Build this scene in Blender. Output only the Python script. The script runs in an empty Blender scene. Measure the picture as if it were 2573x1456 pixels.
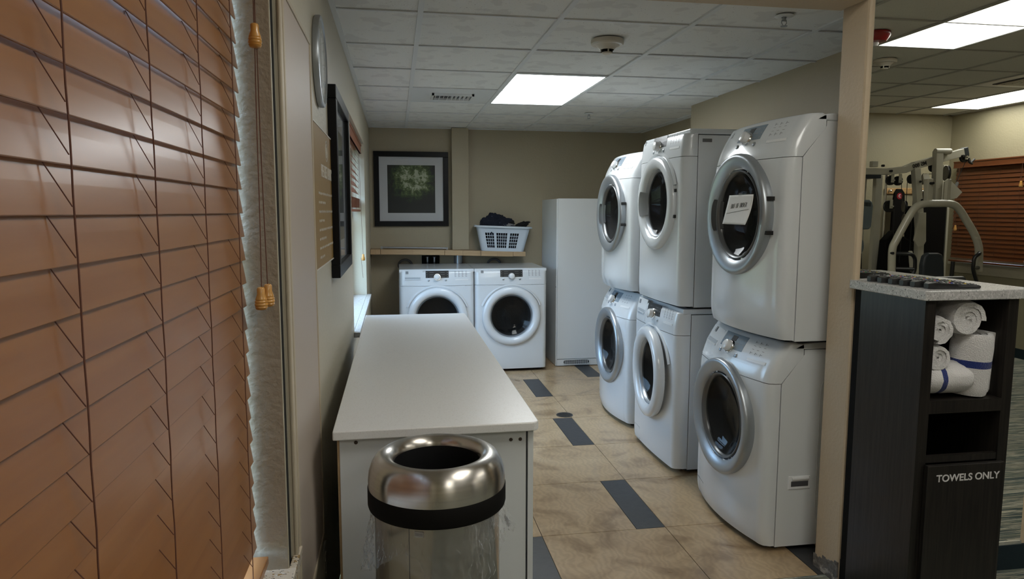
import bpy, bmesh, math, random
from math import sin, cos, pi, radians, sqrt, exp
from mathutils import Vector, Matrix, noise
random.seed(7)
S = bpy.context.scene
COL = S.collection

# ---------------------------------------------------------------- camera, world, exposure
cam_d = bpy.data.cameras.new('camera'); cam = bpy.data.objects.new('camera', cam_d); COL.objects.link(cam)
F_PX = 1750.0
cam_d.sensor_fit = 'HORIZONTAL'; cam_d.sensor_width = 36.0; cam_d.lens = F_PX / 2573 * 36.0
cam_d.clip_start = 0.05
yaw, pit, rol = radians(9.462), radians(6.365), radians(-0.094)
fw = Vector((sin(yaw)*cos(pit), cos(yaw)*cos(pit), -sin(pit)))
rt = Vector((cos(yaw), -sin(yaw), 0)); dn = fw.cross(rt)
rt2 = rt*cos(rol) + dn*sin(rol); dn2 = fw.cross(rt2)
m3 = Matrix((rt2, -dn2, -fw)).transposed()
cam.matrix_world = Matrix.Translation((0, 0, 1.5)) @ m3.to_4x4()
S.camera = cam

W = bpy.data.worlds.new('world'); S.world = W; W.use_nodes = True
wn = W.node_tree; wn.nodes.clear()
wo = wn.nodes.new('ShaderNodeOutputWorld'); wb = wn.nodes.new('ShaderNodeBackground')
tc = wn.nodes.new('ShaderNodeTexCoord'); sx = wn.nodes.new('ShaderNodeSeparateXYZ'); cr = wn.nodes.new('ShaderNodeValToRGB')
wn.links.new(tc.outputs['Generated'], sx.inputs[0]); wn.links.new(sx.outputs['Z'], cr.inputs[0])
e = cr.color_ramp.elements
e[0].position = 0.0; e[0].color = (.12, .16, .12, 1)
e[1].position = 0.85; e[1].color = (.85, 1.25, 1.75, 1)
for p_, c_ in ((.05, (.26, .42, .54, 1)), (.22, (.50, .82, 1.22, 1))):
    q_ = e.new(p_); q_.color = c_
wn.links.new(cr.outputs[0], wb.inputs[0]); wb.inputs[1].default_value = 6.2
wn.links.new(wb.outputs[0], wo.inputs[0])

LIGHT_LAUNDRY = 12.0
LIGHT_GYM = 9.4
S.view_settings.view_transform = 'Standard'; S.view_settings.look = 'None'
S.view_settings.exposure = 0.0; S.view_settings.gamma = 1.0
S.view_settings.use_curve_mapping = False

# ---------------------------------------------------------------- materials
MATS = {}
def mat(name, col, rough=.5, metal=0.0, spec=.5, coat=0.0, emit=None, estr=0.0, bump=None, var=None, aniso=0.0, sheen=0.0):
    if name in MATS: return MATS[name]
    m = bpy.data.materials.new(name); m.use_nodes = True; nt = m.node_tree
    b = nt.nodes['Principled BSDF']
    b.inputs['Base Color'].default_value = (*col, 1); b.inputs['Roughness'].default_value = rough
    b.inputs['Metallic'].default_value = metal; b.inputs['Specular IOR Level'].default_value = spec
    b.inputs['Coat Weight'].default_value = coat; b.inputs['Coat Roughness'].default_value = .08
    b.inputs['Anisotropic'].default_value = aniso; b.inputs['Sheen Weight'].default_value = sheen
    if emit: b.inputs['Emission Color'].default_value = (*emit, 1); b.inputs['Emission Strength'].default_value = estr
    co = nt.nodes.new('ShaderNodeTexCoord')
    if var:      # (scale, other colour, detail, lo, hi, stretch)
        sc, c2, det, lo, hi, st = var
        mp = nt.nodes.new('ShaderNodeMapping'); mp.inputs['Scale'].default_value = st
        n = nt.nodes.new('ShaderNodeTexNoise'); n.inputs['Scale'].default_value = sc; n.inputs['Detail'].default_value = det
        r = nt.nodes.new('ShaderNodeValToRGB'); r.color_ramp.elements[0].position = lo; r.color_ramp.elements[1].position = hi
        r.color_ramp.elements[0].color = (*col, 1); r.color_ramp.elements[1].color = (*c2, 1)
        nt.links.new(co.outputs['Object'], mp.inputs[0]); nt.links.new(mp.outputs[0], n.inputs['Vector'])
        nt.links.new(n.outputs['Fac'], r.inputs[0]); nt.links.new(r.outputs[0], b.inputs['Base Color'])
    if bump:     # (scale, strength, distance, detail)
        n2 = nt.nodes.new('ShaderNodeTexNoise'); n2.inputs['Scale'].default_value = bump[0]; n2.inputs['Detail'].default_value = bump[3]
        bp = nt.nodes.new('ShaderNodeBump'); bp.inputs['Strength'].default_value = bump[1]; bp.inputs['Distance'].default_value = bump[2]
        nt.links.new(co.outputs['Object'], n2.inputs['Vector']); nt.links.new(n2.outputs['Fac'], bp.inputs['Height'])
        nt.links.new(bp.outputs[0], b.inputs['Normal'])
    MATS[name] = m; return m
def glassy(name, tint, transp, rough=.02, tcol=(1, 1, 1)):
    m = bpy.data.materials.new(name); m.use_nodes = True; nt = m.node_tree; nt.nodes.clear()
    o = nt.nodes.new('ShaderNodeOutputMaterial'); p = nt.nodes.new('ShaderNodeBsdfPrincipled')
    t = nt.nodes.new('ShaderNodeBsdfTransparent'); mx = nt.nodes.new('ShaderNodeMixShader'); lw = nt.nodes.new('ShaderNodeLayerWeight')
    lw.inputs['Blend'].default_value = .5; fr = nt.nodes.new('ShaderNodeMath'); fr.operation = 'POWER'; fr.inputs[1].default_value = 4.5
    nt.links.new(lw.outputs['Facing'], fr.inputs[0])
    mr = nt.nodes.new('ShaderNodeMapRange'); mr.inputs['From Max'].default_value = 1.0
    mr.inputs['To Min'].default_value = 1-transp; mr.inputs['To Max'].default_value = 1.0
    p.inputs['Base Color'].default_value = (*tint, 1); p.inputs['Roughness'].default_value = rough
    t.inputs['Color'].default_value = (*tcol, 1)
    nt.links.new(fr.outputs[0], mr.inputs['Value']); nt.links.new(mr.outputs[0], mx.inputs[0])
    nt.links.new(t.outputs[0], mx.inputs[1]); nt.links.new(p.outputs[0], mx.inputs[2]); nt.links.new(mx.outputs[0], o.inputs[0])
    return m
V1 = (1, 1, 1)
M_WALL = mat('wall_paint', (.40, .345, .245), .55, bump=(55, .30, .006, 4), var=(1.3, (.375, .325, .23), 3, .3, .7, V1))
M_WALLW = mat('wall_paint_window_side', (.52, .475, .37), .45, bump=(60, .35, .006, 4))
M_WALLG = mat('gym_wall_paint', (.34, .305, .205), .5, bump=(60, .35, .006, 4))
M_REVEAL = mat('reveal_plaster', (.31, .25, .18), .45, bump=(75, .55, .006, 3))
M_JAMB = mat('jamb_paint', (.54, .43, .30), .5, bump=(70, .35, .006, 4))
M_TRIM = mat('panel_trim_paint', (.50, .43, .32), .5, var=(9, (.30, .22, .14), 6, .58, .72, (6, 6, .5)))
M_PANEL = mat('panel_paint', (.46, .385, .325), .45)
M_WHITE = mat('white_enamel', (.69, .72, .745), .22, coat=.5, spec=.5)
M_WHITES = mat('white_enamel_satin', (.69, .715, .73), .38)
M_WPLAST = mat('white_plastic', (.76, .77, .78), .3, coat=.2)
M_SILVER = mat('silver_plastic', (.40, .43, .46), .36, metal=.7)
M_CHROME = mat('chrome', (.75, .76, .77), .12, metal=1.0)
M_STEEL = mat('brushed_steel', (.64, .60, .55), .27, metal=1.0, aniso=.85, bump=(300, .05, .001, 2), var=(3, (.54, .51, .47), 3, .3, .7, (.3, .3, 40)))
M_BLACK = mat('black_plastic', (.012, .012, .013), .35)
M_BLACKM = mat('matte_black', (.006, .0055, .005), .7, spec=.12)
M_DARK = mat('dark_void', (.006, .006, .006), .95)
M_GREYD = mat('grey_display', (.23, .29, .35), .25)
M_INK = mat('grey_print', (.12, .13, .14), .5)
M_RUBBER = mat('grey_rubber', (.07, .07, .075), .55)
M_DRUM = mat('drum_steel', (.13, .13, .13), .42, metal=.8, bump=(60, .4, .004, 2))
M_DOORGLASS = glassy('door_glass', (.016, .017, .018), .68, .04, (.60, .60, .60))
M_CLEAR = glassy('clear_glass', (.8, .85, .85), .96, .01)
M_PICGLASS = glassy('picture_glass', (.10, .11, .12), .90, .02)
M_FILM = glassy('plastic_film', (.70, .72, .74), .93, .06)
M_COUNTER = mat('white_quartz', (.77, .765, .755), .32, spec=1.0, var=(240, (.66, .64, .62), 2, .55, .75, V1), coat=.0)
M_GRANITE = mat('speckled_granite', (.66, .58, .48), .25)
M_CABTOP = mat('grey_quartz', (.42, .41, .40), .25)
M_LAMIN = mat('white_laminate', (.70, .72, .73), .4)
M_ESP = mat('espresso_wood', (.010, .009, .008), .28, spec=.35, var=(14, (.024, .020, .017), 5, .35, .7, (8, 8, .35)), bump=(60, .1, .002, 3))
M_FRAME = mat('black_frame', (.006, .006, .007), .35, spec=.2)
M_MAT = mat('mat_board', (.62, .63, .65), .7)
M_SIGN = mat('gold_sign', (.29, .175, .045), .5, spec=.3)
M_SIGNW = mat('sign_white', (.66, .62, .55), .5)
M_BLIND = mat('blind_wood', (.30, .123, .034), .42, spec=.4, coat=.55, var=(6, (.255, .097, .025), 5, .35, .7, (7, .5, 7)))
M_BLIND.node_tree.nodes['Principled BSDF'].inputs['Coat Roughness'].default_value = .25
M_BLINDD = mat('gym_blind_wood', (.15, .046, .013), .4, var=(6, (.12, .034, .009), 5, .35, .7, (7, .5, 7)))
M_CORD = mat('blind_cord', (.13, .05, .03), .8)
M_TASSEL = mat('tassel_wood', (.55, .27, .06), .3, coat=.3)
M_OAK = mat('light_wood', (.52, .33, .15), .4, var=(5, (.42, .25, .10), 5, .35, .7, (6, 1, 6)))
M_SHELF = mat('shelf_wood', (.50, .35, .20), .45, var=(5, (.43, .29, .16), 5, .35, .7, (1, 8, 8)))
M_TILEB = None
M_GROUT = mat('grout', (.10, .085, .07), .8)
M_SLATE = mat('dark_slate_tile', (.035, .037, .040), .42, var=(30, (.048, .048, .05), 4, .3, .7, V1), bump=(50, .15, .003, 4))
M_GRID = mat('ceiling_grid_metal', (.68, .70, .71), .5)
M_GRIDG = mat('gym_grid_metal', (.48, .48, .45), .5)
M_IVORY = mat('ivory_plastic', (.60, .56, .48), .35)
M_RED = mat('red_plastic', (.28, .01, .012), .25)
M_TEAL = mat('teal_carpet_base', (.004, .016, .022), .95, bump=(400, .6, .004, 2))
M_CONC = mat('chipped_plaster', (.16, .15, .14), .8, bump=(30, 1, .02, 5), var=(24, (.40, .37, .33), 4, .55, .62, V1))
M_TOWEL = mat('white_terry', (.66, .64, .63), .95, sheen=.4, bump=(260, .9, .006, 4))
M_BLUE = mat('blue_terry', (.004, .02, .15), .95, sheen=.2, bump=(260, .9, .006, 4))
M_CREAM = mat('machine_frame', (.45, .43, .35), .35, coat=.2)
M_PAD = mat('vinyl_pad', (.018, .024, .030), .4)
M_CONSOLE = mat('console_grey', (.10, .125, .135), .35)
M_PAPER = mat('paper', (.80, .80, .80), .7)
M_MIRROR = mat('mirror_silver', (.82, .83, .80), .0, metal=1.0)
M_BASKET = mat('basket_plastic', (.58, .65, .73), .35)
M_NAVY = mat('navy_fabric', (.006, .009, .022), .9, var=(16, (.10, .12, .18), 2, .66, .70, V1), bump=(20, 1, .02, 5))
M_BLKF = mat('black_fabric', (.008, .008, .009), .95, bump=(20, 1, .02, 5))
M_GRYF = mat('grey_fabric', (.30, .30, .31), .95, bump=(25, 1, .02, 5), var=(20, (.08, .08, .09), 3, .5, .6, V1))
M_GREENB = mat('button_green', (.02, .20, .06), .4); M_REDB = mat('button_red', (.35, .02, .02), .4)
M_YELB = mat('button_yellow', (.45, .33, .03), .4); M_BLUB = mat('button_blue', (.03, .06, .35), .4); M_GRYB = mat('button_grey', (.22, .22, .22), .4)
M_LAMP = mat('laundry_diffuser', (.8, .8, .8), .6, emit=(.93, .98, 1.0), estr=LIGHT_LAUNDRY)
M_LAMPG = mat('gym_diffuser', (.8, .8, .8), .6, emit=(1.0, .98, .90), estr=LIGHT_GYM)
M_DUCT = mat('galvanised_duct', (.35, .37, .40), .35, metal=.8)

_nt = M_STEEL.node_tree; _tg = _nt.nodes.new('ShaderNodeTangent'); _tg.direction_type = 'RADIAL'; _tg.axis = 'Z'
_nt.nodes['Principled BSDF'].inputs['Anisotropic Rotation'].default_value = .25
_nt.links.new(_tg.outputs[0], _nt.nodes['Principled BSDF'].inputs['Tangent'])
def speckle(m, cols, scale):
    nt = m.node_tree; b = nt.nodes['Principled BSDF']; base = b.inputs['Base Color'].default_value[:]
    co = nt.nodes.new('ShaderNodeTexCoord'); prev = None
    for i, (c, th, sc) in enumerate(cols):
        n = nt.nodes.new('ShaderNodeTexNoise'); n.inputs['Scale'].default_value = scale*sc; n.inputs['Detail'].default_value = 2
        mp = nt.nodes.new('ShaderNodeMapping'); mp.inputs['Location'].default_value = (i*7.3, i*3.1, i)
        r = nt.nodes.new('ShaderNodeValToRGB'); r.color_ramp.elements[0].position = th; r.color_ramp.elements[1].position = th+.03
        mx = nt.nodes.new('ShaderNodeMix'); mx.data_type = 'RGBA'
        nt.links.new(co.outputs['Object'], mp.inputs[0]); nt.links.new(mp.outputs[0], n.inputs['Vector'])
        nt.links.new(n.outputs['Fac'], r.inputs[0]); nt.links.new(r.outputs[0], mx.inputs['Factor'])
        if prev: nt.links.new(prev, mx.inputs['A'])
        else: mx.inputs['A'].default_value = base
        mx.inputs['B'].default_value = (*c, 1); prev = mx.outputs['Result']
    nt.links.new(prev, b.inputs['Base Color'])
speckle(M_GRANITE, [((.38, .25, .12), .58, .5), ((.06, .05, .05), .63, 1.0), ((.74, .72, .70), .64, .7)], 130)
speckle(M_CABTOP, [((.55, .54, .53), .55, .8), ((.09, .09, .09), .64, 1.0)], 170)
M_CEIL = mat('acoustic_tile', (.76, .765, .75), .9, bump=(90, .35, .004, 4))
speckle(M_CEIL, [((.28, .28, .28), .70, 1.0), ((.68, .68, .67), .56, .06)], 130)
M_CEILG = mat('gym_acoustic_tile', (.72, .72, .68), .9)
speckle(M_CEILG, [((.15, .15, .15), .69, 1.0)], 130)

def beige_tile():
    m = mat('beige_floor_tile', (.50, .36, .21), .22, coat=.15); nt = m.node_tree; b = nt.nodes['Principled BSDF']
    co = nt.nodes.new('ShaderNodeTexCoord')
    n1 = nt.nodes.new('ShaderNodeTexNoise'); n1.inputs['Scale'].default_value = 3.2; n1.inputs['Detail'].default_value = 7; n1.inputs['Distortion'].default_value = 1.6
    r1 = nt.nodes.new('ShaderNodeValToRGB')
    r1.color_ramp.elements[0].position = .30; r1.color_ramp.elements[0].color = (.29, .19, .10, 1)
    r1.color_ramp.elements[1].position = .72; r1.color_ramp.elements[1].color = (.55, .41, .25, 1)
    a = r1.color_ramp.elements.new(.47); a.color = (.47, .335, .195, 1)
    n2 = nt.nodes.new('ShaderNodeTexWave'); n2.inputs['Scale'].default_value = 9; n2.inputs['Distortion'].default_value = 14; n2.inputs['Detail'].default_value = 3; n2.inputs['Detail Scale'].default_value = 1.2
    mx = nt.nodes.new('ShaderNodeMix'); mx.data_type = 'RGBA'; mx.blend_type = 'MULTIPLY'; mx.inputs['Factor'].default_value = .13
    nt.links.new(co.outputs['Object'], n1.inputs['Vector']); nt.links.new(co.outputs['Object'], n2.inputs['Vector'])
    nt.links.new(n1.outputs['Fac'], r1.inputs[0]); nt.links.new(r1.outputs[0], mx.inputs['A']); nt.links.new(n2.outputs['Color'], mx.inputs['B'])
    nt.links.new(mx.outputs['Result'], b.inputs['Base Color'])
    rr = nt.nodes.new('ShaderNodeMapRange'); rr.inputs['To Min'].default_value = .22; rr.inputs['To Max'].default_value = .42
    nt.links.new(n1.outputs['Fac'], rr.inputs['Value']); nt.links.new(rr.outputs[0], b.inputs['Roughness'])
    return m
M_TILEB = beige_tile()
def carpet():
    m = mat('striped_carpet', (.1, .11, .1), .95, bump=(500, .6, .004, 2)); nt = m.node_tree; b = nt.nodes['Principled BSDF']
    co = nt.nodes.new('ShaderNodeTexCoord'); mp = nt.nodes.new('ShaderNodeMapping'); mp.inputs['Scale'].default_value = (.08, 5.5, 1)
    n = nt.nodes.new('ShaderNodeTexNoise'); n.inputs['Scale'].default_value = 3.0; n.inputs['Detail'].default_value = 5; n.inputs['Roughness'].default_value = .75
    r = nt.nodes.new('ShaderNodeValToRGB'); r.color_ramp.interpolation = 'CONSTANT'
    el = r.color_ramp.elements
    el[0].position = 0; el[0].color = (.05, .055, .055, 1); el[1].position = .36; el[1].color = (.13, .15, .13, 1)
    for p_, c in ((.41, (.30, .29, .22)), (.44, (.04, .08, .08)), (.48, (.55, .52, .42)), (.505, (.06, .09, .09)), (.54, (.40, .37, .28)), (.57, (.05, .08, .08))):
        q = el.new(p_); q.color = (*c, 1)
    nt.links.new(co.outputs['Object'], mp.inputs[0]); nt.links.new(mp.outputs[0], n.inputs['Vector'])
    nt.links.new(n.outputs['Fac'], r.inputs[0]); nt.links.new(r.outputs[0], b.inputs['Base Color'])
    return m
M_CARPET = carpet()
def foliage():
    m = mat('tree_print', (.02, .02, .02), .5); nt = m.node_tree; b = nt.nodes['Principled BSDF']
    co = nt.nodes.new('ShaderNodeTexCoord')
    # large crown mask (upper middle) times leafy noise
    mp = nt.nodes.new('ShaderNodeMapping'); mp.inputs['Location'].default_value = (-.50, -.5, -.66); mp.inputs['Scale'].default_value = (1, 0, 1)
    mp.vector_type = 'POINT'
    gr = nt.nodes.new('ShaderNodeTexGradient'); gr.gradient_type = 'SPHERICAL'
    mp2 = nt.nodes.new('ShaderNodeMapping'); mp2.inputs['Scale'].default_value = (1.5, 0, 1.7); mp2.inputs['Location'].default_value = (-.80, 0, -1.22)
    nt.links.new(co.outputs['Generated'], mp2.inputs[0]); nt.links.new(mp2.outputs[0], gr.inputs[0])
    n = nt.nodes.new('ShaderNodeTexNoise'); n.inputs['Scale'].default_value = 7; n.inputs['Detail'].default_value = 9; n.inputs['Roughness'].default_value = .78
    nt.links.new(co.outputs['Generated'], n.inputs['Vector'])
    mu = nt.nodes.new('ShaderNodeMath'); mu.operation = 'MULTIPLY'; 
    r0 = nt.nodes.new('ShaderNodeMapRange'); r0.inputs['From Min'].default_value = 0; r0.inputs['From Max'].default_value = .7; r0.inputs['To Min'].default_value = .45
    nt.links.new(gr.outputs['Fac'], r0.inputs['Value']); nt.links.new(r0.outputs[0], mu.inputs[0]); nt.links.new(n.outputs['Fac'], mu.inputs[1])
    r = nt.nodes.new('ShaderNodeValToRGB'); el = r.color_ramp.elements
    el[0].position = .30; el[0].color = (.010, .011, .008, 1); el[1].position = .53; el[1].color = (.50, .54, .38, 1)
    q = el.new(.37); q.color = (.025, .045, .012, 1); q = el.new(.46); q.color = (.10, .15, .04, 1)
    nt.links.new(mu.outputs[0], r.inputs[0]); nt.links.new(r.outputs[0], b.inputs['Base Color'])
    return m
M_ART = foliage()

# ---------------------------------------------------------------- mesh helpers
def newobj(name, verts, faces, mats, parent=None, smooth=None, mi=None, bevel=0, seg=2):
    me = bpy.data.meshes.new(name); me.from_pydata([tuple(v) for v in verts], [], faces)
    if not isinstance(mats, (list, tuple)): mats = [mats]
    for m in mats: me.materials.append(m)
    if mi: me.polygons.foreach_set('material_index', mi)
    if smooth is not None:
        me.polygons.foreach_set('use_smooth', [True]*len(me.polygons)); me.set_sharp_from_angle(angle=radians(smooth))
    bm = bmesh.new(); bm.from_mesh(me); bmesh.ops.recalc_face_normals(bm, faces=bm.faces); bm.to_mesh(me); bm.free()
    me.update()
    o = bpy.data.objects.new(name, me); COL.objects.link(o)
    if parent: o.parent = parent
    if bevel:
        b = o.modifiers.new('bevel', 'BEVEL'); b.width = bevel; b.segments = seg; b.limit_method = 'ANGLE'; b.angle_limit = radians(40)
    return o
class MB:
    def __init__(s): s.v = []; s.f = []; s.mi = []; s.cur = 0
    def add(s, vs, fs):
        n = len(s.v); s.v += [Vector(v) for v in vs]; s.f += [tuple(i+n for i in f) for f in fs]; s.mi += [s.cur]*len(fs); return s
    def box(s, a, b):
        x0, y0, z0 = [min(p, q) for p, q in zip(a, b)]; x1, y1, z1 = [max(p, q) for p, q in zip(a, b)]
        return s.add([(x0, y0, z0), (x1, y0, z0), (x1, y1, z0), (x0, y1, z0), (x0, y0, z1), (x1, y0, z1), (x1, y1, z1), (x0, y1, z1)],
                     [(0, 3, 2, 1), (4, 5, 6, 7), (0, 1, 5, 4), (1, 2, 6, 5), (2, 3, 7, 6), (3, 0, 4, 7)])
    def quad(s, *p): return s.add(p, [tuple(range(len(p)))])
    def tube(s, pts, r, n=12, caps=True):
        pts = [Vector(p) for p in pts]; rs = r if isinstance(r, (list, tuple)) else [r]*len(pts)
        vs = []; prev = None
        for i, p in enumerate(pts):
            t = (pts[min(i+1, len(pts)-1)]-pts[max(i-1, 0)]).normalized()
            if prev is None:
                u = t.orthogonal().normalized()
            else:
                u = (prev - t*prev.dot(t)).normalized()
            prev = u; w = t.cross(u)
            for k in range(n):
                a = 2*pi*k/n; vs.append(p+(u*cos(a)+w*sin(a))*rs[i])
        fs = []
        for i in range(len(pts)-1):
            for k in range(n):
                fs.append((i*n+k, i*n+(k+1) % n, (i+1)*n+(k+1) % n, (i+1)*n+k))
        if caps: fs.append(tuple(range(n))[::-1]); fs.append(tuple(range((len(pts)-1)*n, len(pts)*n)))
        return s.add(vs, fs)
    def lathe(s, prof, c, axis=(0, 0, 1), n=48, close=False, a0=0, a1=2*pi, ref=None):
        # prof: list (r, h) ; h along axis
        ax = Vector(axis).normalized(); u = (Vector(ref) if ref else ax.orthogonal()).normalized(); w = ax.cross(u); c = Vector(c)
        full = abs(a1-a0-2*pi) < 1e-6; m = n if full else n+1
        vs = []
        for r, h in prof:
            for k in range(m):
                a = a0+(a1-a0)*k/n; vs.append(c+ax*h+(u*cos(a)+w*sin(a))*r)
        fs = []
        P = len(prof)
        rng = P if close else P-1
        for i in range(rng):
            j = (i+1) % P
            for k in range(n):
                k2 = (k+1) % m if full else k+1
                fs.append((i*m+k, i*m+k2, j*m+k2, j*m+k))
        return s.add(vs, fs)
    def disc(s, c, r, axis, n=32):
        ax = Vector(axis).normalized(); u = ax.orthogonal().normalized(); w = ax.cross(u); c = Vector(c)
        return s.add([c+(u*cos(2*pi*k/n)+w*sin(2*pi*k/n))*r for k in range(n)], [tuple(range(n))])
    def cyl(s, a, b, r, n=24): return s.tube([a, b], r, n)
    def prism(s, poly, d):   # poly: 3D points, extruded by vector d
        n = len(poly); d = Vector(d); vs = [Vector(p) for p in poly]+[Vector(p)+d for p in poly]
        return s.add(vs, [tuple(range(n))[::-1], tuple(range(n, 2*n))]+[(k, (k+1) % n, n+(k+1) % n, n+k) for k in range(n)])
    def bar(s, a, b, w, h, up=(0, 0, 1)):   # rectangular bar
        a = Vector(a); b = Vector(b); t = (b-a).normalized(); u = t.cross(Vector(up)).normalized(); v = u.cross(t)
        q = [a+u*sx_*w/2+v*sy_*h/2 for sx_, sy_ in ((-1, -1), (1, -1), (1, 1), (-1, 1))]
        return s.prism(q, b-a)
    def xf(s, M):
        s.v = [M @ v for v in s.v]; return s
    def build(s, name, mats, parent=None, smooth=None, bevel=0, seg=2):
        return newobj(name, s.v, s.f, mats, parent, smooth, s.mi if isinstance(mats, (list, tuple)) and len(mats) > 1 else None, bevel, seg)
def smoothpath(pts, n=6):
    pts = [Vector(p) for p in pts]; out = []
    P = [pts[0]]+pts+[pts[-1]]
    for i in range(1, len(P)-2):
        for k in range(n):
            t = k/n; a, b, c, d = P[i-1:i+3]
            out.append(.5*((2*b)+(-a+c)*t+(2*a-5*b+4*c-d)*t*t+(-a+3*b-3*c+d)*t**3))
    out.append(pts[-1]); return out
def tag(o, label=None, cat=None, group=None, kind=None):
    if label: o['label'] = label
    if cat: o['category'] = cat
    if group: o['group'] = group
    if kind: o['kind'] = kind
    return o
def thing(name, label, cat, loc=(0, 0, 0), rz=0, group=None):
    o = bpy.data.objects.new(name, None); COL.objects.link(o); o.location = loc; o.rotation_euler = (0, 0, rz); o.empty_display_size = .1
    return tag(o, label, cat, group)
def struct(name, mb, m, parent=None, smooth=None, bevel=0):
    o = mb.build(name, m, parent, smooth, bevel)
    if not parent: o['kind'] = 'structure'
    return o
def text(name, body, size, loc, xd, yd, m, parent=None, thick=.0006, sx=1.0, align='CENTER', bold=0.0):
    cu = bpy.data.curves.new(name, 'FONT'); cu.body = body; cu.size = size; cu.align_x = align; cu.align_y = 'CENTER'; cu.extrude = thick; cu.offset = bold
    to = bpy.data.objects.new('tmp', cu); COL.objects.link(to)
    dg = bpy.context.evaluated_depsgraph_get(); me = bpy.data.meshes.new_from_object(to.evaluated_get(dg))
    bpy.data.objects.remove(to)
    xd = Vector(xd).normalized(); yd = Vector(yd).normalized(); zd = xd.cross(yd)
    M = Matrix.Translation(Vector(loc)) @ Matrix((xd*sx, yd, zd)).transposed().to_4x4()
    me.transform(M); me.materials.clear(); me.materials.append(m); me.name = name
    o = bpy.data.objects.new(name, me); COL.objects.link(o)
    if parent: o.parent = parent
    return o

# ---------------------------------------------------------------- the room
ZC, ZG = 2.336, 2.61          # laundry / gym ceiling heights
XL, XR, XR2 = -.25, 2.33, 2.60
YB = 7.2; YP0, YP1 = 2.42, 2.585
XJ = 1.742; GX = 6.34; GY = -2.41

# floor: tiles and slate inserts
mb = MB(); mb.box((XL, 2.5, -.03), (XR2, YB, -.004))
g = .0018
def tile(x0, x1, y0, y1, m):
    mb.cur = m
    x0 = max(x0, XL); x1 = min(x1, XR2); y0 = max(y0, 2.5); y1 = min(y1, YB)
    if x1-x0 < .01 or y1-y0 < .01: return
    mb.add([(x0+g, y0+g, 0), (x1-g, y0+g, 0), (x1-g, y1-g, 0), (x0+g, y1-g, 0), (x0+g, y0+g, -.01), (x1-g, y0+g, -.01), (x1-g, y1-g, -.01), (x0+g, y1-g, -.01)],
           [(0, 1, 2, 3), (0, 4, 5, 1), (1, 5, 6, 2), (2, 6, 7, 3), (3, 7, 4, 0)])
T = .6025; Y0 = 3.025; X0 = 1.2505
for r in range(-1, 7):
    y0 = Y0+r*T; y1 = y0+T
    for c in range(-3, 3):
        x0 = X0+c*T; x1 = x0+T
        ins = (r % 2 == 0 and c % 2 == 1) or (r % 2 == 1 and c % 2 == 0)
        # a dark insert closes the right side of every other tile
        if ins: tile(x0, x1-.143, y0, y1, 1); tile(x1-.143, x1, y0, y1, 2)
        else: tile(x0, x1, y0, y1, 1)
struct('floor', mb, [M_GROUT, M_TILEB, M_SLATE])
mb = MB(); mb.box((XL, GY, -.03), (GX, 2.5, 0)); struct('floor', mb, M_CARPET)

# ceilings
def ceiling(x0, x1, y0, y1, z, gx, gy, mt, mg, holes):
    m = MB(); xs = sorted([x0]+[x for x in gx if x0 < x < x1]+[x1]); ys = sorted([y0]+[y for y in gy if y0 < y < y1]+[y1])
    for i in range(len(xs)-1):
        for j in range(len(ys)-1):
            cx, cy = (xs[i]+xs[i+1])/2, (ys[j]+ys[j+1])/2
            if any(a < cx < b and c < cy < d for a, b, c, d in holes): continue
            dz = .004+.002*random.random()
            m.box((xs[i], ys[j], z+dz), (xs[i+1], ys[j+1], z+dz+.016))
    struct('ceiling', m, mt)
    t = MB(); w = .012
    for x in gx:
        if x0 < x < x1: t.box((x-w, y0, z-.004), (x+w, y1, z+.004))
    for y in gy:
        if y0 < y < y1: t.box((x0, y-w*.75, z-.002), (x1, y+w*.75, z+.004))
    t.box((x0, y0, z-.004), (x0+.022, y1, z+.004)); t.box((x1-.022, y0, z-.004), (x1, y1, z+.004))
    t.box((x0, y1-.022, z-.003), (x1, y1, z+.004))
    # the lattice does not cross the open lamp and vent bays
    struct('trim_1' if z < 2.5 else 'trim_2', t, mg)
gxl = [.118+.604*i for i in range(5)]; gyl = [3.075+.6025*i for i in range(-1, 8)]
LH = (.722, 1.326, 4.28, 5.485); VH = (.118, .722, 4.8825, 5.485)
def ceil_laundry():
    ys = [y for y in gyl]
    ceiling(XL, XR2, YP1, YB, ZC, gxl, ys, M_CEIL, M_GRID, [LH, VH])
ceil_laundry()
gxg = [3.18+.61*i for i in range(-6, 6)]
gyg = [4.84-y for y in [4.37+.602*i for i in range(-8, 5)]]
GL = [(3.18, 3.79, .47-.0, 1.674), (5.62, 6.23, -1.94, -.734), (.74, 1.35, .47, 1.674), (.74, 1.35, -1.938, -.734)]
GL[1] = (5.62, 6.23, -1.938, -.734)
GV = (5.01, 5.62, -.734, -.132)
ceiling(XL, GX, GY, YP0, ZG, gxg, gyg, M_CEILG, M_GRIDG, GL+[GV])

# walls
WT = .16
# left wall of both rooms with two window openings and the slot beside the wall panel
W1 = (.15, 1.555, .70, 2.16); W2 = (4.15, 6.00, .80, 2.06)
m = MB()
x1 = XL; x0 = XL-WT
m.box((x0, GY-.1, 0), (x1, W1[0], ZG)); m.box((x0, W1[0], 0), (x1, W1[1], W1[2]-.03)); m.box((x0, W1[0], W1[3]), (x1, W1[1], ZG))
m.box((x0, W1[1], W1[2]-.03), (x1, 1.562, ZG)); m.box((x0, W1[1], 0), (x1, 1.612, W1[2]-.03)); m.box((x0, 1.562, W1[2]-.03), (x1-.12, 1.612, ZG))
m.box((x0, 1.612, 0), (x1, W2[0], ZG))
m.box((x0, W2[0], 0), (x1, W2[1], W2[2]-.03)); m.box((x0, W2[0], W2[3]), (x1, W2[1], ZG)); m.box((x0, W2[1], 0), (x1, YB+.1, ZG))
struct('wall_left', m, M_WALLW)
m = MB()   # plaster lining of the near window opening
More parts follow.
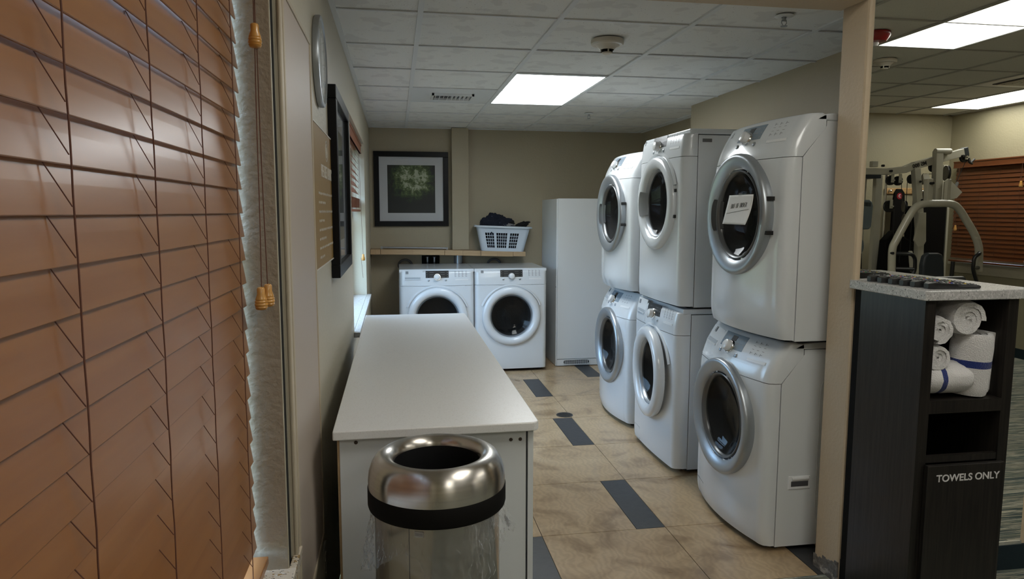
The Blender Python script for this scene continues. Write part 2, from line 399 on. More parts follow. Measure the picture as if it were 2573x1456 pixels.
m.box((x0, W1[1]-.004, W1[2]), (x1-.001, W1[1], W1[3])); m.box((x0, W1[0], W1[2]), (x1-.001, W1[0]+.004, W1[3])); m.box((x0, W1[0], W1[3]-.004), (x1-.001, W1[1], W1[3]))
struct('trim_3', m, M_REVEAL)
m = MB(); m.box((x1-.119, 1.563, .68), (x1-.003, 1.611, ZG-.01)); struct('slot_shade', m, M_DARK)  # near-flush dark fill, paints the shade of the open slot
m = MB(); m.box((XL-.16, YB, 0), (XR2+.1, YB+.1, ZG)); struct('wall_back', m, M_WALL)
# right side: wall behind the stacks, stepping back past y 5.34
m = MB(); m.box((XR, YP1, 0), (XR+.12, 5.34, ZG)); m.box((XR+.12, 5.22, 0), (XR2+.1, 5.34, ZG)); m.box((XR2, 5.34, 0), (XR2+.1, YB, ZG)); struct('wall_right', m, M_WALL)
# partition carrying the mirror, with the header over the opening
m = MB(); m.box((XJ, YP0, 0), (GX+.1, YP1, ZG)); m.box((XL, YP0, 2.283), (XJ, YP1, ZG))
struct('wall_partition', m, M_JAMB, bevel=.012)
m = MB(); m.box((GX, GY-.1, 0), (GX+.15, -2.19, ZG)); m.box((GX, -1.31, 0), (GX+.15, YP0+.1, ZG)); m.box((GX, -2.19, 0), (GX+.15, -1.31, 1.0)); m.box((GX, -2.19, 2.03), (GX+.15, -1.31, ZG))
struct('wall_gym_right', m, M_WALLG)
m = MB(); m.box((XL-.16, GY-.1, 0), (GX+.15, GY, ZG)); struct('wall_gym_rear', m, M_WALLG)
# carpet base on the gym side of the partition and at its foot
m = MB(); m.box((XJ+.006, YP0-.010, 0), (GX, YP0, .108)); struct('baseboard_gym', m, M_TEAL)
m = MB(); m.box((XL, GY, 0), (GX, GY+.01, .10)); m.box((GX-.01, GY, 0), (GX, YP0, .10)); struct('baseboard_gym_rear', m, M_TEAL)
m = MB()
for k in range(8):
    yy = YP0+.004+k*.02
    m.box((XJ-.0025-.0015*random.random(), yy, 0), (XJ+.02, yy+.0205, .085-.006*k+.012*random.random()))
struct('baseboard_jamb', m, M_CONC)

# sills
m = MB(); m.box((XL-.155, W1[0]-.02, W1[2]-.03), (XL+.016, W1[1], W1[2])); m.box((XL, W1[1], W1[2]-.03), (XL+.016, 1.66, W1[2]))
o = m.build('window_sill', M_GRANITE, bevel=.002); tag(o, 'tan speckled granite sill under the large wooden blind', 'window sill')
m = MB(); m.box((XL-.155, W2[0], W2[2]-.03), (XL, W2[1], W2[2])); m.box((XL, W2[0]-.06, W2[2]-.03), (XL+.037, W2[1]+.04, W2[2]))
M_SILL2 = mat('pale_granite', (.44, .42, .39), .4); speckle(M_SILL2, [((.30, .24, .16), .60, .6), ((.10, .09, .09), .66, 1.0)], 130)
o = m.build('window_sill', M_SILL2, bevel=.003); tag(o, 'speckled stone sill of the far laundry window, beside the folding counter', 'window sill')
m = MB(); m.box((GX-.03, -2.30, .91), (GX+.15, -1.20, .94)); m.box((GX-.015, -2.27, .82), (GX, -1.23, .91))
o = m.build('window_sill', M_WALLW, bevel=.003); tag(o, 'beige ledge below the brown gym blind seen in the mirror', 'window sill')

# windows (frame + glass)
def window(idx, x, y0, y1, z0, z1):
    fr = MB(); w = .045 if idx > 1 else .016; t = .02
    fr.box((x-t, y0, z0), (x+t, y0+w, z1)); fr.box((x-t, y1-w, z0), (x+t, y1, z1)); fr.box((x-t, y0+w, z0), (x+t, y1-w, z0+w)); fr.box((x-t, y0+w, z1-w), (x+t, y1-w, z1))
    zm = (z0+z1)/2; fr.box((x-t, y0+w, zm-.02), (x+t, y1-w, zm+.02))
    o = struct('window_%d' % idx, fr, M_WPLAST)
    gl = MB(); gl.quad((x, y0+w, z0+w), (x, y1-w, z0+w), (x, y1-w, z1-w), (x, y0+w, z1-w)); gl.build('pane', M_CLEAR, o)
window(1, XL-.135, *W1); window(2, XL-.135, *W2); window(3, GX+.12, -2.19, -1.31, 1.0, 2.03)

# mirror on the partition
m = MB(); m.box((XJ+.018, YP0-.006, .11), (2.578, YP0-.0005, ZG-.02)); 
o = m.build('wall_mirror', M_MIRROR); tag(o, 'tall frameless mirror on the partition behind the towel cabinet', 'mirror')
m = MB(); m.box((XJ+.012, YP0-.0075, .108), (2.584, YP0-.0005, .125)); m.build('mirror_channel', M_CHROME, o)

m = MB(); m.box((XL-.16, YP1, ZC+.04), (XR2+.1, YB+.1, ZC+.12)); struct('ceiling_slab', m, M_WALL)
m = MB(); m.box((XL-.16, GY-.1, ZG+.04), (GX+.15, YP1, ZG+.12)); m.box((XL-.16, GY-.1, ZG), (XL, YP1, ZG+.05)); m.box((XL-.16, GY-.1, ZG), (GX+.15, GY, ZG+.05)); m.box((GX, GY-.1, ZG), (GX+.15, YP1, ZG+.05)); m.box((XL-.16, YP1, ZC), (GX+.15, YP1+.02, ZG+.12)); struct('ceiling_slab', m, M_WALL)
# ---------------------------------------------------------------- ceiling fixtures
def panel_light(a, z, m_l, label, group=None):
    x0, x1, y0, y1 = a
    t = thing('ceiling_light', label, 'ceiling light', ((x0+x1)/2, (y0+y1)/2, z), 0, group)
    hx, hy = (x1-x0)/2, (y1-y0)/2
    f = MB()
    f.box((-hx, -hy, -.002), (-hx+.022, hy, .02)); f.box((hx-.022, -hy, -.002), (hx, hy, .02)); f.box((-hx, -hy, -.002), (hx, -hy+.022, .02)); f.box((-hx, hy-.022, -.002), (hx, hy, .02))
    f.box((-hx, -hy, .02), (hx, hy, .03))
    f.build('frame', M_GRID, t)
    d = MB(); d.box((-hx+.022, -hy+.022, .001), (hx-.022, hy-.022, .006)); d.build('diffuser', m_l, t)
panel_light(LH, ZC, M_LAMP, 'bright white ceiling light panel over the laundry aisle')
panel_light(GL[0], ZG, M_LAMPG, 'long gym ceiling light reflected at the top of the mirror', None)
panel_light(GL[1], ZG, M_LAMPG, 'gym ceiling light nearest the gym window, lower in the mirror', None)
panel_light(GL[2], ZG, M_LAMPG, 'added unseen gym light panel in front of the laundry opening', None)  # added lamp, out of view, brightens surfaces around the opening
panel_light(GL[3], ZG, M_LAMPG, 'added unseen gym light panel near the rear wall, left of the gym', None)  # second added lamp, unseen, raises the light from the gym side

# supply vent
def vent(a, z, name, label):
    x0, x1, y0, y1 = a
    t = thing(name, label, 'air vent', ((x0+x1)/2, (y0+y1)/2, z)); h = (x1-x0)/2
    p = MB(); p.box((-h+.01, -h+.01, 0), (h-.01, h-.01, .012)); p.build('plate', M_WHITES, t)
    return t, h
t, h = vent(VH, ZC, 'ceiling_vent', 'square white ceiling air vent left of the light panel')
f = MB()
for s_ in (0,):
    f.box((-.15, -.11, -.016), (.15, -.095, 0)); f.box((-.15, .095, -.016), (.15, .11, 0)); f.box((-.15, -.11, -.016), (-.135, .11, 0)); f.box((.135, -.11, -.016), (.15, .11, 0))
f.build('grille_frame', M_WPLAST, t)
f = MB()
for i in range(9):
    x = -.12+.03*i; f.bar((x, -.095, -.008), (x, .095, -.008), .004, .016, up=(.5 if i < 4 else -.5, 0, 1))
f.build('louvres', M_WPLAST, t)
f = MB(); f.box((-.134, -.095, -.002), (.134, .095, .001)); f.build('backing', M_RUBBER, t)
t, h = vent(GV, ZG, 'ceiling_vent', 'square ceiling vent with dark diamond grille, reflected in the mirror')
f = MB(); f.box((-.18, -.18, -.006), (.18, .18, .002)); f.build('grille', M_RUBBER, t)
f = MB()
for r_ in (.15, .11, .07, .03):
    f.lathe([(r_*1.414+.01, -.012), (r_*1.414+.01, -.004), (r_*1.414-.012, -.004), (r_*1.414-.012, -.012)], (0, 0, 0), n=4, close=True, ref=(1, 1, 0))
f.build('louvres', M_IVORY, t)

def detector(x, y, z, label, m):
    t = thing('smoke_detector', label, 'smoke detector', (x, y, z))
    p = MB(); p.lathe([(0, 0), (.078, 0), (.080, -.006), (.080, -.020), (.074, -.026), (.060, -.027)], (0, 0, 0)); p.build('base', m, t, 40)
    p = MB(); p.lathe([(.060, -.026), (.045, -.035), (.034, -.046), (.033, -.048)], (0, 0, 0)); p.build('cover', m, t, 40)
    p = MB(); p.lathe([(.026, -.047), (.026, -.060)], (0, 0, 0), n=24); p.build('sensor_slot', M_BLACKM, t, 40)
    p = MB(); p.lathe([(.0, -.070), (.014, -.070), (.024, -.066), (.026, -.060), (.0, -.058)], (0, 0, 0), n=24)
    for k in range(3):
        a = 2*pi*k/3+.4; p.box((.03*cos(a)-.003, .03*sin(a)-.003, -.061), (.03*cos(a)+.003, .03*sin(a)+.003, -.046))
    p.build('cap', m, t, 40)
detector(1.035, 3.39, ZC, 'round ivory smoke detector on the laundry ceiling', M_IVORY)
detector(3.55, 4.84-4.74, ZG, 'ivory smoke detector reflected in the mirror', M_IVORY)
def sprinkler(x, y, label):
    t = thing('fire_sprinkler', label, 'sprinkler', (x, y, ZC), 0, 'ceiling sprinklers')
    p = MB(); p.lathe([(0, 0), (.036, 0), (.040, -.004), (.036, -.007), (.012, -.009)], (0, 0, 0)); p.build('escutcheon', M_WHITES, t, 40)
    p = MB(); p.cyl((0, 0, -.006), (0, 0, -.022), .008, 12); p.tube([(-.010, 0, -.022), (-.012, 0, -.032), (-.003, 0, -.044)], .002, 6); p.tube([(.010, 0, -.022), (.012, 0, -.032), (.003, 0, -.044)], .002, 6)
    p.box((-.011, -.003, -.025), (.011, .003, -.020)); p.build('head', M_SILVER, t, 40)
    p = MB(); p.lathe([(0, -.044), (.014, -.044), (.014, -.047), (0, -.048)], (0, 0, 0), n=16); p.build('deflector', M_SILVER, t)
sprinkler(1.651, 2.85, 'ceiling sprinkler at upper right, close to the doorway header')
sprinkler(1.64, 5.87, 'ceiling sprinkler farther back, to the right behind the light panel')
t = thing('alarm_strobe', 'red round ceiling fire alarm strobe reflected at the mirror edge', 'fire alarm', (2.965, 4.84-4.06, ZG))
p = MB(); p.lathe([(0, 0), (.085, 0), (.085, -.02), (.06, -.055), (.0, -.06)], (0, 0, 0)); p.build('housing', M_RED, t, 40)
p = MB(); p.lathe([(0, -.085), (.015, -.080), (.02, -.065), (.02, -.055)], (0, 0, 0), n=16); p.build('lens', M_WPLAST, t, 40)

# ---------------------------------------------------------------- blinds
def tassel(mb, p, s=1.0, ax=(0, 0, -1)):
    mb.lathe([(.0, 0), (.006*s, .001), (.0085*s, .004*s), (.0085*s, .016*s), (.012*s, .026*s), (.0125*s, .028*s), (.0118*s, .0295*s), (.0135*s, .031*s), (.0135*s, .034*s), (.0125*s, .0355*s), (.0140*s, .037*s), (.0138*s, .041*s), (.0125*s, .0425*s), (.0135*s, .044*s), (.0115*s, .049*s), (.007*s, .0505*s), (0, .051*s)], p, ax, n=20)
def blind(name, label, x, y0, y1, ztop, zbot, side, mt, pitch=.050, width=.060, tilt=20, ladders=4, raised=None, val=.075, cat='window blind', group=None):
    """side=+1: the room lies at +x of the blind."""
    t = thing(name, label, cat, (x, (y0+y1)/2, zbot), 0, group)
    L = (y1-y0)/2
    def loc(v): return Vector((v[0]*side, v[1], v[2]-zbot))
    ta = radians(tilt)
    m = MB(); z = ztop-val*.8; zs = []
    zend = raised if raised else zbot+.035
    nsl = int((z-zend)/pitch)
    for i in range(nsl):
        zc = z-(i+.5)*pitch; zs.append(zc)
        jit = random.uniform(-.5, .5)*.002; dl = random.uniform(-1, 1)*.001
        up = Vector((-sin(ta), 0, cos(ta))); nn = Vector((cos(ta), 0, sin(ta)))
        c = Vector((jit, 0, zc)); w = width/2; th = .0014
        q = [c+up*w-nn*th, c+up*w+nn*th, c+up*w*.0+nn*(th+.0004), c-up*(w-.0008)+nn*th, c-up*w+nn*(th-.0008), c-up*w-nn*th, c-up*w*.0-nn*(th-.0004)]
        q = [loc((a.x, -L+dl, a.z)) for a in q]; m.prism(q, (0, 2*L, 0))
    if raised:   # gathered slats at the bottom
        zz = zend
        while zz > zbot+.03:
            m.box(loc((-.028+random.uniform(-.002, .002), -L, zz)), loc((.028, L, zz+.003))); zz -= .0052
    m.build('slats', mt, t)
    v = MB(); v.box(loc((.030, -L-.004, ztop-val)), loc((.042, L+.004, ztop))); v.box(loc((.026, -L-.004, ztop-.014)), loc((.048, L+.004, ztop))); v.box(loc((.028, -L-.004, ztop-val)), loc((.046, L+.004, ztop-val+.010)))
    v.box(loc((-.028, -L, ztop-.045)), loc((.028, L, ztop)))
    v.build('valance', mt, t, bevel=.0015)
    b = MB(); b.box(loc((-.027, -L, zbot)), loc((.030, L, zbot+.018))); b.build('bottom_rail', mt, t, bevel=.002)
    for k in range(ladders):
        cds = MB()
        y = -L+2*L*(k+.42)/(ladders-.16) if ladders > 1 else 0
        x1_, x2_ = .0115+width*.5*sin(ta)-.004, -width*.5*sin(ta)-.006
        cds.tube([loc((x1_+.0045+.0004*sin(j*1.7), y+.0004*cos(j*2.1), z-(z-zbot-.02)*j/40)) for j in range(41)], .0010, 5)
        for zc in zs:
            # slack of the ladder tape showing between two slats
            cds.tube([loc((x1_-.013, y-.020, zc+width*.34)), loc((x1_+.0035, y-.001, zc-width*.36))], .00065, 4)
        cds.build('ladder_cord', M_CORD, t)
    return t, loc, L
t, loc, L = blind('wooden_blind', 'large closed brown wooden blind filling the left edge', -.320, .16, 1.538, 2.15, .722, 1, M_BLIND, ladders=6, width=.062, tilt=9, pitch=.049)
# lift cords and tassels hanging in front of the reveal
def cordset(t, loc, pts_list, tas, s=1.0):
    for pts in pts_list:
        c = MB(); c.tube(smoothpath([loc(p) for p in pts], 5), .0012*s, 6); c.build('lift_cord', M_CORD, t, 60)
    for p in tas:
        k = MB(); tassel(k, loc(p), s); k.build('tassel', M_TASSEL, t, 50)
yo = 1.5-(.16+1.538)/2
cordset(t, loc, [[(.049, yo+.002, 2.14), (.049, yo, 1.87)], [(.052, yo+.006, 2.14), (.051, yo+.002, 1.87)],
                 [(.049, yo, 1.83), (.047, yo, 1.7), (.046, yo, 1.5), (.044, yo, 1.342)],
                 [(.052, yo+.004, 1.83), (.052, yo+.006, 1.6), (.054, yo+.012, 1.348)]],
        [(.0495, yo, 1.873), (.0425, yo, 1.345), (.054, yo+.014, 1.350)], .96)
t, loc, L = blind('wooden_blind', 'reddish wooden blind half raised in the far laundry window', -.315, 4.17, 5.97, 2.05, 1.50, 1, mat('red_blind_wood', (.26, .10, .055), .4), raised=1.60, tilt=35)
cordset(t, loc, [[(.03, L-.10, 2.0), (.035, L-.08, 1.6), (.045, L-.06, 1.15)], [(.03, L-.10, 1.12), (.04, L-.05, .95)]], [(.045, L-.06, 1.15)], 1.1)
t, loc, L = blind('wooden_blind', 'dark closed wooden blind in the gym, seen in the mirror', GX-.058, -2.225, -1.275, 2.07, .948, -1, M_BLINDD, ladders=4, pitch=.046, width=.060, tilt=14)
cordset(t, loc, [[(.06, L-.05, 2.0), (.06, L-.05, 1.82)], [(.06, -L+.1, 2.0), (.06, -L+.1, 1.36)]], [(.06, L-.05, 1.82), (.06, -L+.1, 1.36)], 1.3)

# ---------------------------------------------------------------- wall panel beside the window, sign, clock, pictures
t = thing('wall_panel', 'tall beige wall panel with worn cream edging beside the window', 'wall panel', (XL, 1.612, 0))
m = MB(); m.box((0, 0, .30), (.004, .562, 2.60)); m.build('backboard', M_TRIM, t)
for a, b, c in ((0, .020, .013), (.022, .048, .010), (.050, .068, .012), (.070, .084, .010)):
    m = MB(); m.box((.004, a, .30), (c, b, 2.60)); m.build('edge_strip', M_TRIM, t, bevel=.003)
m = MB(); m.box((.004, .086, .49), (.009, .560, 1.985)); m.build('door_leaf', M_PANEL, t)
m = MB()
for a, b in (((.002, .557, .485), (.0125, .568, 1.99)), ((.004, .086, 1.985), (.0125, .568, 1.997)), ((.004, .086, .478), (.0125, .568, .492))): m.box(a, b)
m.build('moulding', M_TRIM, t, bevel=.002)
m = MB(); m.box((.004, .086, 1.997), (.007, .562, 2.60)); m.box((.004, .086, .30), (.007, .562, .478)); m.build('infill', M_WALLW, t)

# sign
t = thing('laundry_sign', 'gold wall sign with white guest laundry lettering', 'sign', (XL+.002, 2.52, 1.55))
def R_(): return t
m = MB(); m.box((0, -.31, -.23), (.006, .31, .225)); m.build('plate', M_SIGN, t)
m = MB()
for a, b in (((.0, -.312, -.233), (.008, .312, -.229)), ((0, -.312, .224), (.008, .312, .228)), ((0, .308, -.23), (.008, .312, .225))): m.box(a, b)
m.build('rim', M_SIGNW, t)
text('lettering', 'FREE GUEST LAUNDRY', .062, (.0066, .10, .085), (0, 1, 0), (0, 0, 1), M_SIGNW, t, sx=.62)
m = MB()   # round emblem of two nested leaves
for rr, sc_ in ((.036, .62), (.024, .40), (.012, .22)):
    pts = [(.0066, .10+rr*sc_*1.7*cos(a), .165+rr*sin(a)) for a in [2*pi*k/30 for k in range(31)]]
    m.tube(pts, .0011, 5, caps=False)
m.build('emblem', M_SIGNW, t)
z = .040
for ln, n in ((.46, 9), (.16, 3), (.44, 8), (.13, 3), (.45, 9), (.15, 3), (.44, 8), (.10, 2)):
    z -= .030; y = -.19; yy = y; m = MB()
    random.seed(int(ln*1000)+int(z*-1e4))
    while yy < y+ln+.03:
        w = random.uniform(.02, .06); q = yy
        while q < yy+w: 
            m.box((.006, q, z-.005*random.uniform(.4, 1)), (.0066, q+.0018, z+.005*random.uniform(.5, 1))); m.box((.006, q, z-.001), (.0066, q+.004, z+.0006)); q += .0062
        yy += w+.014
    m.build('text_line', M_SIGNW, t)

# clock
t = thing('wall_clock', 'round silver wall clock high on the left wall', 'clock', (XL, 2.462, 1.995))
c0 = (.0, 0, 0)
m = MB(); m.lathe([(0, 0), (.143, 0), (.147, .004), (.148, .016), (.145, .021), (.136, .022), (.130, .017)], c0, (1, 0, 0), 64); m.build('case', M_SILVER, t, 40)
m = MB(); m.lathe([(0, .012), (.133, .012)], c0, (1, 0, 0), 48); m.build('dial', mat('clock_face', (.42, .42, .41), .4), t)
for k in range(12):
    m = MB(); a = 2*pi*k/12; u = Vector((0, sin(a), cos(a))); m.bar(Vector((.0128, 0, 0))+u*.108, Vector((.0128, 0, 0))+u*.124, .006, .0015, up=(1, 0, 0)); m.build('hour_mark', M_INK, t)
for ang, ln, w in ((radians(185), .085, .007), (radians(-5), .115, .005)):
    m = MB(); u = Vector((0, sin(ang), cos(ang))); m.bar(Vector((.0150, 0, 0))-u*.02, Vector((.0150, 0, 0))+u*ln, w, .0015, up=(1, 0, 0)); m.build('hand', M_BLACK, t)
m = MB(); m.lathe([(.131, .018), (.10, .021), (.05, .023), (0, .0235)], c0, (1, 0, 0), 48); m.build('glass', M_CLEAR, t, 60)

def picture(name, label, origin, ux, nrm, w, h, dep, fw_, mw):
    t = thing(name, label, 'picture', origin); ux = Vector(ux); n = Vector(nrm); uz = Vector((0, 0, 1))
    def P(a, b, c): return ux*a+uz*b+n*c
    def slab(m, a0, a1, b0, b1, c0, c1):
        m.add([P(a, b, c) for c in (c0, c1) for a, b in ((a0, b0), (a1, b0), (a1, b1), (a0, b1))], [(0, 3, 2, 1), (4, 5, 6, 7), (0, 1, 5, 4), (1, 2, 6, 5), (2, 3, 7, 6), (3, 0, 4, 7)])
    m = MB(); slab(m, -w/2, w/2, h/2-fw_, h/2, 0, dep); slab(m, -w/2, w/2, -h/2, -h/2+fw_, 0, dep); slab(m, -w/2, -w/2+fw_, -h/2+fw_, h/2-fw_, 0, dep); slab(m, w/2-fw_, w/2, -h/2+fw_, h/2-fw_, 0, dep)
    m.build('frame', M_FRAME, t, bevel=.003)
    m = MB(); a, b = w/2-fw_, h/2-fw_; k = mw
    slab(m, -a, a, b-k, b, .004, .010); slab(m, -a, a, -b, -b+k, .004, .010); slab(m, -a, -a+k, -b+k, b-k, .004, .010); slab(m, a-k, a, -b+k, b-k, .004, .010); m.build('mat_board', M_MAT, t)
    m = MB(); slab(m, -a+k-.004, a-k+.004, -b+k-.004, b-k+.004, .002, .006); m.build('print', M_ART, t)
    m = MB(); m.quad(P(-a, -b, .018), P(a, -b, .018), P(a, b, .018), P(-a, b, .018)); m.build('glazing', M_PICGLASS, t)
picture('framed_picture', 'black framed picture of dark trees on the back wall', (.165, YB, 1.727), (1, 0, 0), (0, -1, 0), .745, .748, .03, .052, .082)
# the picture on the side wall carries the same print turned with its frame
def foliage_side():
    m = M_ART.copy(); m.name = 'tree_print_side'
    for n in m.node_tree.nodes:
        if n.type == 'MAPPING' and abs(n.inputs['Scale'].default_value[0]-1.5) < .01:
            n.inputs['Scale'].default_value = (0, 1.5, 1.7); n.inputs['Location'].default_value = (0, -.80, -1.22)
    return m
_a = M_ART; M_ART = foliage_side()
picture('framed_picture', 'black framed picture on the left wall seen almost edge-on', (XL, 3.18, 1.612), (0, 1, 0), (1, 0, 0), .76, .745, .034, .052, .082)
M_ART = _a

t = thing('wall_outlet', 'cream outlet plate low on the left wall', 'outlet', (XL, 2.235, .36))
m = MB(); m.box((0, -.036, -.058), (.006, .036, .058)); m.build('plate', M_IVORY, t, bevel=.002)
m = MB()
for dz in (-.02, .02): m.box((.006, -.012, dz-.012), (.0085, .012, dz+.012))
m.build('socket', M_IVORY, t, bevel=.001)

# pilaster and shelf on the back wall
m = MB(); m.box((.567, 7.09, 1.115), (.736, YB, ZC)); struct('trim_5', m, M_WALL, bevel=.004)
t = thing('wall_shelf', 'long sagging wooden shelf across the back wall above the washers', 'shelf', (XL, 6.95, 1.1))
xs = [XL, -.15, .2, .477, .66, .84, 1.0, 1.17, 1.30]
def zt(x): return 1.131-.030*(x-XL)/1.55+.004*cos((x-.2)*3)
def strip(a, b, y0, y1, dz0, dz1, gapx=.0):
    m = MB(); xx = [a+gapx, (a+b)/2, b-gapx]
    for i in range(2):
        p, q = xx[i], xx[i+1]
        m.add([(p-XL, y-6.95, zt(p)+dz-1.1) for y in (y0, y1) for dz in (dz0, dz1)]+[(q-XL, y-6.95, zt(q)+dz-1.1) for y in (y0, y1) for dz in (dz0, dz1)],
              [(0, 1, 3, 2), (4, 6, 7, 5), (0, 4, 5, 1), (2, 3, 7, 6), (0, 2, 6, 4), (1, 5, 7, 3)])
    return m
m = MB()
for a, b in zip(xs[:-1], xs[1:]):
    q = strip(a, b, 6.962, YB-.002, -.045, -.001); m.add(q.v, q.f)
m.build('board', M_SHELF, t)
for a, b in ((XL+.002, -.15), (-.15, .477), (.477, .84), (.84, 1.17), (1.17, 1.30)):
    strip(a, b, 6.948, 6.962, -.050 if a < 1.1 else -.046, 0, .0022).build('edge_strip', M_SHELF, t, bevel=.002)
m = MB(); m.cyl((-.13, 7.06, 1.144), (.50, 7.06, 1.132), .010, 10); m.box((-.15, 7.045, 1.128), (-.13, 7.075, 1.156)); m.box((.50, 7.045, 1.120), (.515, 7.075, 1.143))
o = m.build('metal_rod', M_DUCT, smooth=40); tag(o, 'thin grey metal rod lying on the shelf under the picture', 'rod')
m = MB(); m.cyl((.632, 7.153, .985), (.632, 7.153, 1.06), .045, 24); o = m.build('vent_duct', M_DUCT, smooth=40); o['label'] = 'short grey vent duct below the shelf between the two front loaders'; o['category'] = 'duct'
m.v = []; m.f = []; m.mi = []
m.tube([(.632, 7.153, .20), (.632, 7.153, .99)], .0435, 24); o2 = m.build('lower_pipe', M_DUCT, o, smooth=40)
t = thing('water_valves', 'pair of dark water supply valves under the shelf', 'water valve', (.35, 7.19, 1.01))
m = MB(); m.box((-.09, -.006, -.07), (.09, .008, .045)); m.build('outlet_box', M_BLACKM, t, bevel=.004)
for dx in (-.035, .035):
    m = MB(); m.cyl((dx, -.045, -.02), (dx, -.045, .025), .010, 12); m.cyl((dx, -.045, 0), (dx, .0, 0), .008, 10); m.lathe([(0, .026), (.016, .026), (.018, .032), (0, .034)], (dx, -.045, 0), n=12); m.build('valve', M_DUCT, t, 40)
    m = MB(); m.tube(smoothpath([(dx, -.045, -.02), (dx, -.055, -.08), (dx*1.5, -.05, -.2), (dx*2, -.03, -.35)]), .010, 10); m.build('hose', M_RUBBER, t, 60)
for x, lb in ((.02, 'dark coiled hose behind the left front loader'), (.93, 'dark coiled hose behind the right front loader')):
    m = MB(); m.tube([(x+.07+.065*cos(a), 7.14, .96+.055*sin(a)) for a in [pi*2*k/24 for k in range(25)]], .012, 8); o = m.build('drain_hose', M_RUBBER, smooth=60); tag(o, lb, 'hose')

# ---------------------------------------------------------------- laundry basket with clothes
t = thing('laundry_basket', 'white plastic laundry basket of dark clothes on the shelf', 'basket', (1.072, 7.07, zt(1.07)))
t.rotation_euler = (0, radians(1.9), radians(-4))
def rr(w, d, r, n=6):
    out = []
    for cx, cy, a0 in ((w/2-r, -d/2+r, -90), (w/2-r, d/2-r, 0), (-w/2+r, d/2-r, 90), (-w/2+r, -d/2+r, 180)):
        for k in range(n+1):
            a = radians(a0+90*k/n); out.append((cx+r*cos(a), cy+r*sin(a)))
    return out
def lev(z): 
    f = z/.25; return .43+.115*f, .20+.045*f
m = MB()
NX = 54
def side_pt(u, z, sgn, o=0):
    w, d = lev(z); return (u*(w/2-.045), sgn*(d/2+o), z)
# front and back walls: real openings in three grids
cols = []
def walls(sgn):
    wcell = .0155
    xs_, kinds = [], []
    def add(a, kind): xs_.append(a); kinds.append(kind)
    edges = [-1.0]
    kinds = []
    groups = [(-.62, 4), (-.02, 5), (.58, 4)]
    for c_, n_ in groups:
        x = c_-n_*.0625/1
        edges.append(x); kinds.append(0)
        for k in range(n_):
            edges.append(x+.088); kinds.append(1); x += .088
            edges.append(x+.020); kinds.append(0); x += .020
    edges.append(1.0); kinds.append(0)
    zed = [.0, .035]; zk = [0]
    z = .035
    for k in range(5):
        zed.append(z+.026); zk.append(1); z += .026
        zed.append(z+.005); zk.append(0); z += .005
    zed.append(.245); zk.append(0)
    for i in range(len(edges)-1):
        for j in range(len(zed)-1):
            if kinds[i] and zk[j]: continue
            a, b, c, d = edges[i], edges[i+1], zed[j], zed[j+1]
            f_ = [side_pt(a, c, sgn), side_pt(b, c, sgn), side_pt(b, d, sgn), side_pt(a, d, sgn)]
            g_ = [side_pt(a, c, sgn, -.003), side_pt(b, c, sgn, -.003), side_pt(b, d, sgn, -.003), side_pt(a, d, sgn, -.003)]
            m.add(f_+g_, [(0, 1, 2, 3), (4, 7, 6, 5), (0, 4, 5, 1), (1, 5, 6, 2), (2, 6, 7, 3), (3, 7, 4, 0)])
walls(-1); walls(1)
# rounded ends
for sgn in (-1, 1):
    rows = []
    for z in (0, .02, .08, .16, .245):
        w, d = lev(z); r = .045; row = []
        for k in range(7):
            a = radians(-90+90*k/6); row.append((sgn*(w/2-r+r*cos(a)), -d/2+r+r*sin(a), z))
        for k in range(7):
            a = radians(90*k/6); row.append((sgn*(w/2-r+r*cos(a)), d/2-r+r*sin(a), z))
        rows.append(row)
    n = len(rows[0]); vs = [p for row in rows for p in row]
    m.add(vs, [(i*n+k, i*n+k+1, (i+1)*n+k+1, (i+1)*n+k) for i in range(len(rows)-1) for k in range(n-1)])
w, d = lev(0); m.add([(x, y, .001) for x, y in rr(w, d, .045)], [tuple(range(28))])
m.build('tub', M_BASKET, t, 50)
m = MB(); w, d = lev(.25)
prof = [(0, .237), (.006, .252), (.018, .256), (.026, .250), (.027, .238), (.022, .238), (.018, .247), (.008, .246)]
vs = []
for o_, z in prof:
    vs += [(x, y, z) for x, y in rr(w+2*o_-.006, d+2*o_-.006, .05+o_)]
m.add(vs, [(i*28+k, i*28+(k+1) % 28, ((i+1) % 8)*28+(k+1) % 28, ((i+1) % 8)*28+k) for i in range(8) for k in range(28)])
m.build('rim', M_BASKET, t, 50)
BASK = Vector((1.072, 7.07, zt(1.07)))
def lump(name, label, c, s, mt, seed, amp=.35, fr=2.2, cat='clothing', group=None, top=None):
    bm = bmesh.new(); bmesh.ops.create_icosphere(bm, subdivisions=5, radius=1)
    for v in bm.verts:
        p = v.co.copy(); k = 1+amp*noise.fractal(p*fr+Vector((seed, seed*2, 0)), 1.0, 2.0, 4)+.12*abs(noise.noise(p*6+Vector((seed, 0, 0))))
        v.co = Vector((p.x*s[0]*k, p.y*s[1]*k, max(p.z, -.9)*s[2]*k))
    for f in bm.faces: f.smooth = True
    me = bpy.data.meshes.new(name); bm.to_mesh(me); bm.free(); me.materials.append(mt)
    o = bpy.data.objects.new(name, me); COL.objects.link(o); o.location = c
    return tag(o, label, cat, group)
bz = BASK.z
lump('crumpled_shirt', 'navy plaid garment heaped in the laundry basket', (1.01, 7.07, bz+.235), (.160, .095, .125), M_NAVY, 3)
lump('black_garment', 'black garment lying at the right end of the basket', (1.22, 7.07, bz+.20), (.11, .085, .055), M_BLKF, 9, .5)
o = lump('black_sock', 'pointed black garment sticking over the basket rim', (1.262, 7.05, bz+.255), (.085, .04, .030), M_BLKF, 12, .35); o.rotation_euler = (0, radians(-22), 0)
lump('grey_cloth', 'small grey patterned cloth beside the navy garment', (1.15, 7.015, bz+.245), (.045, .035, .035), M_GRYF, 15)
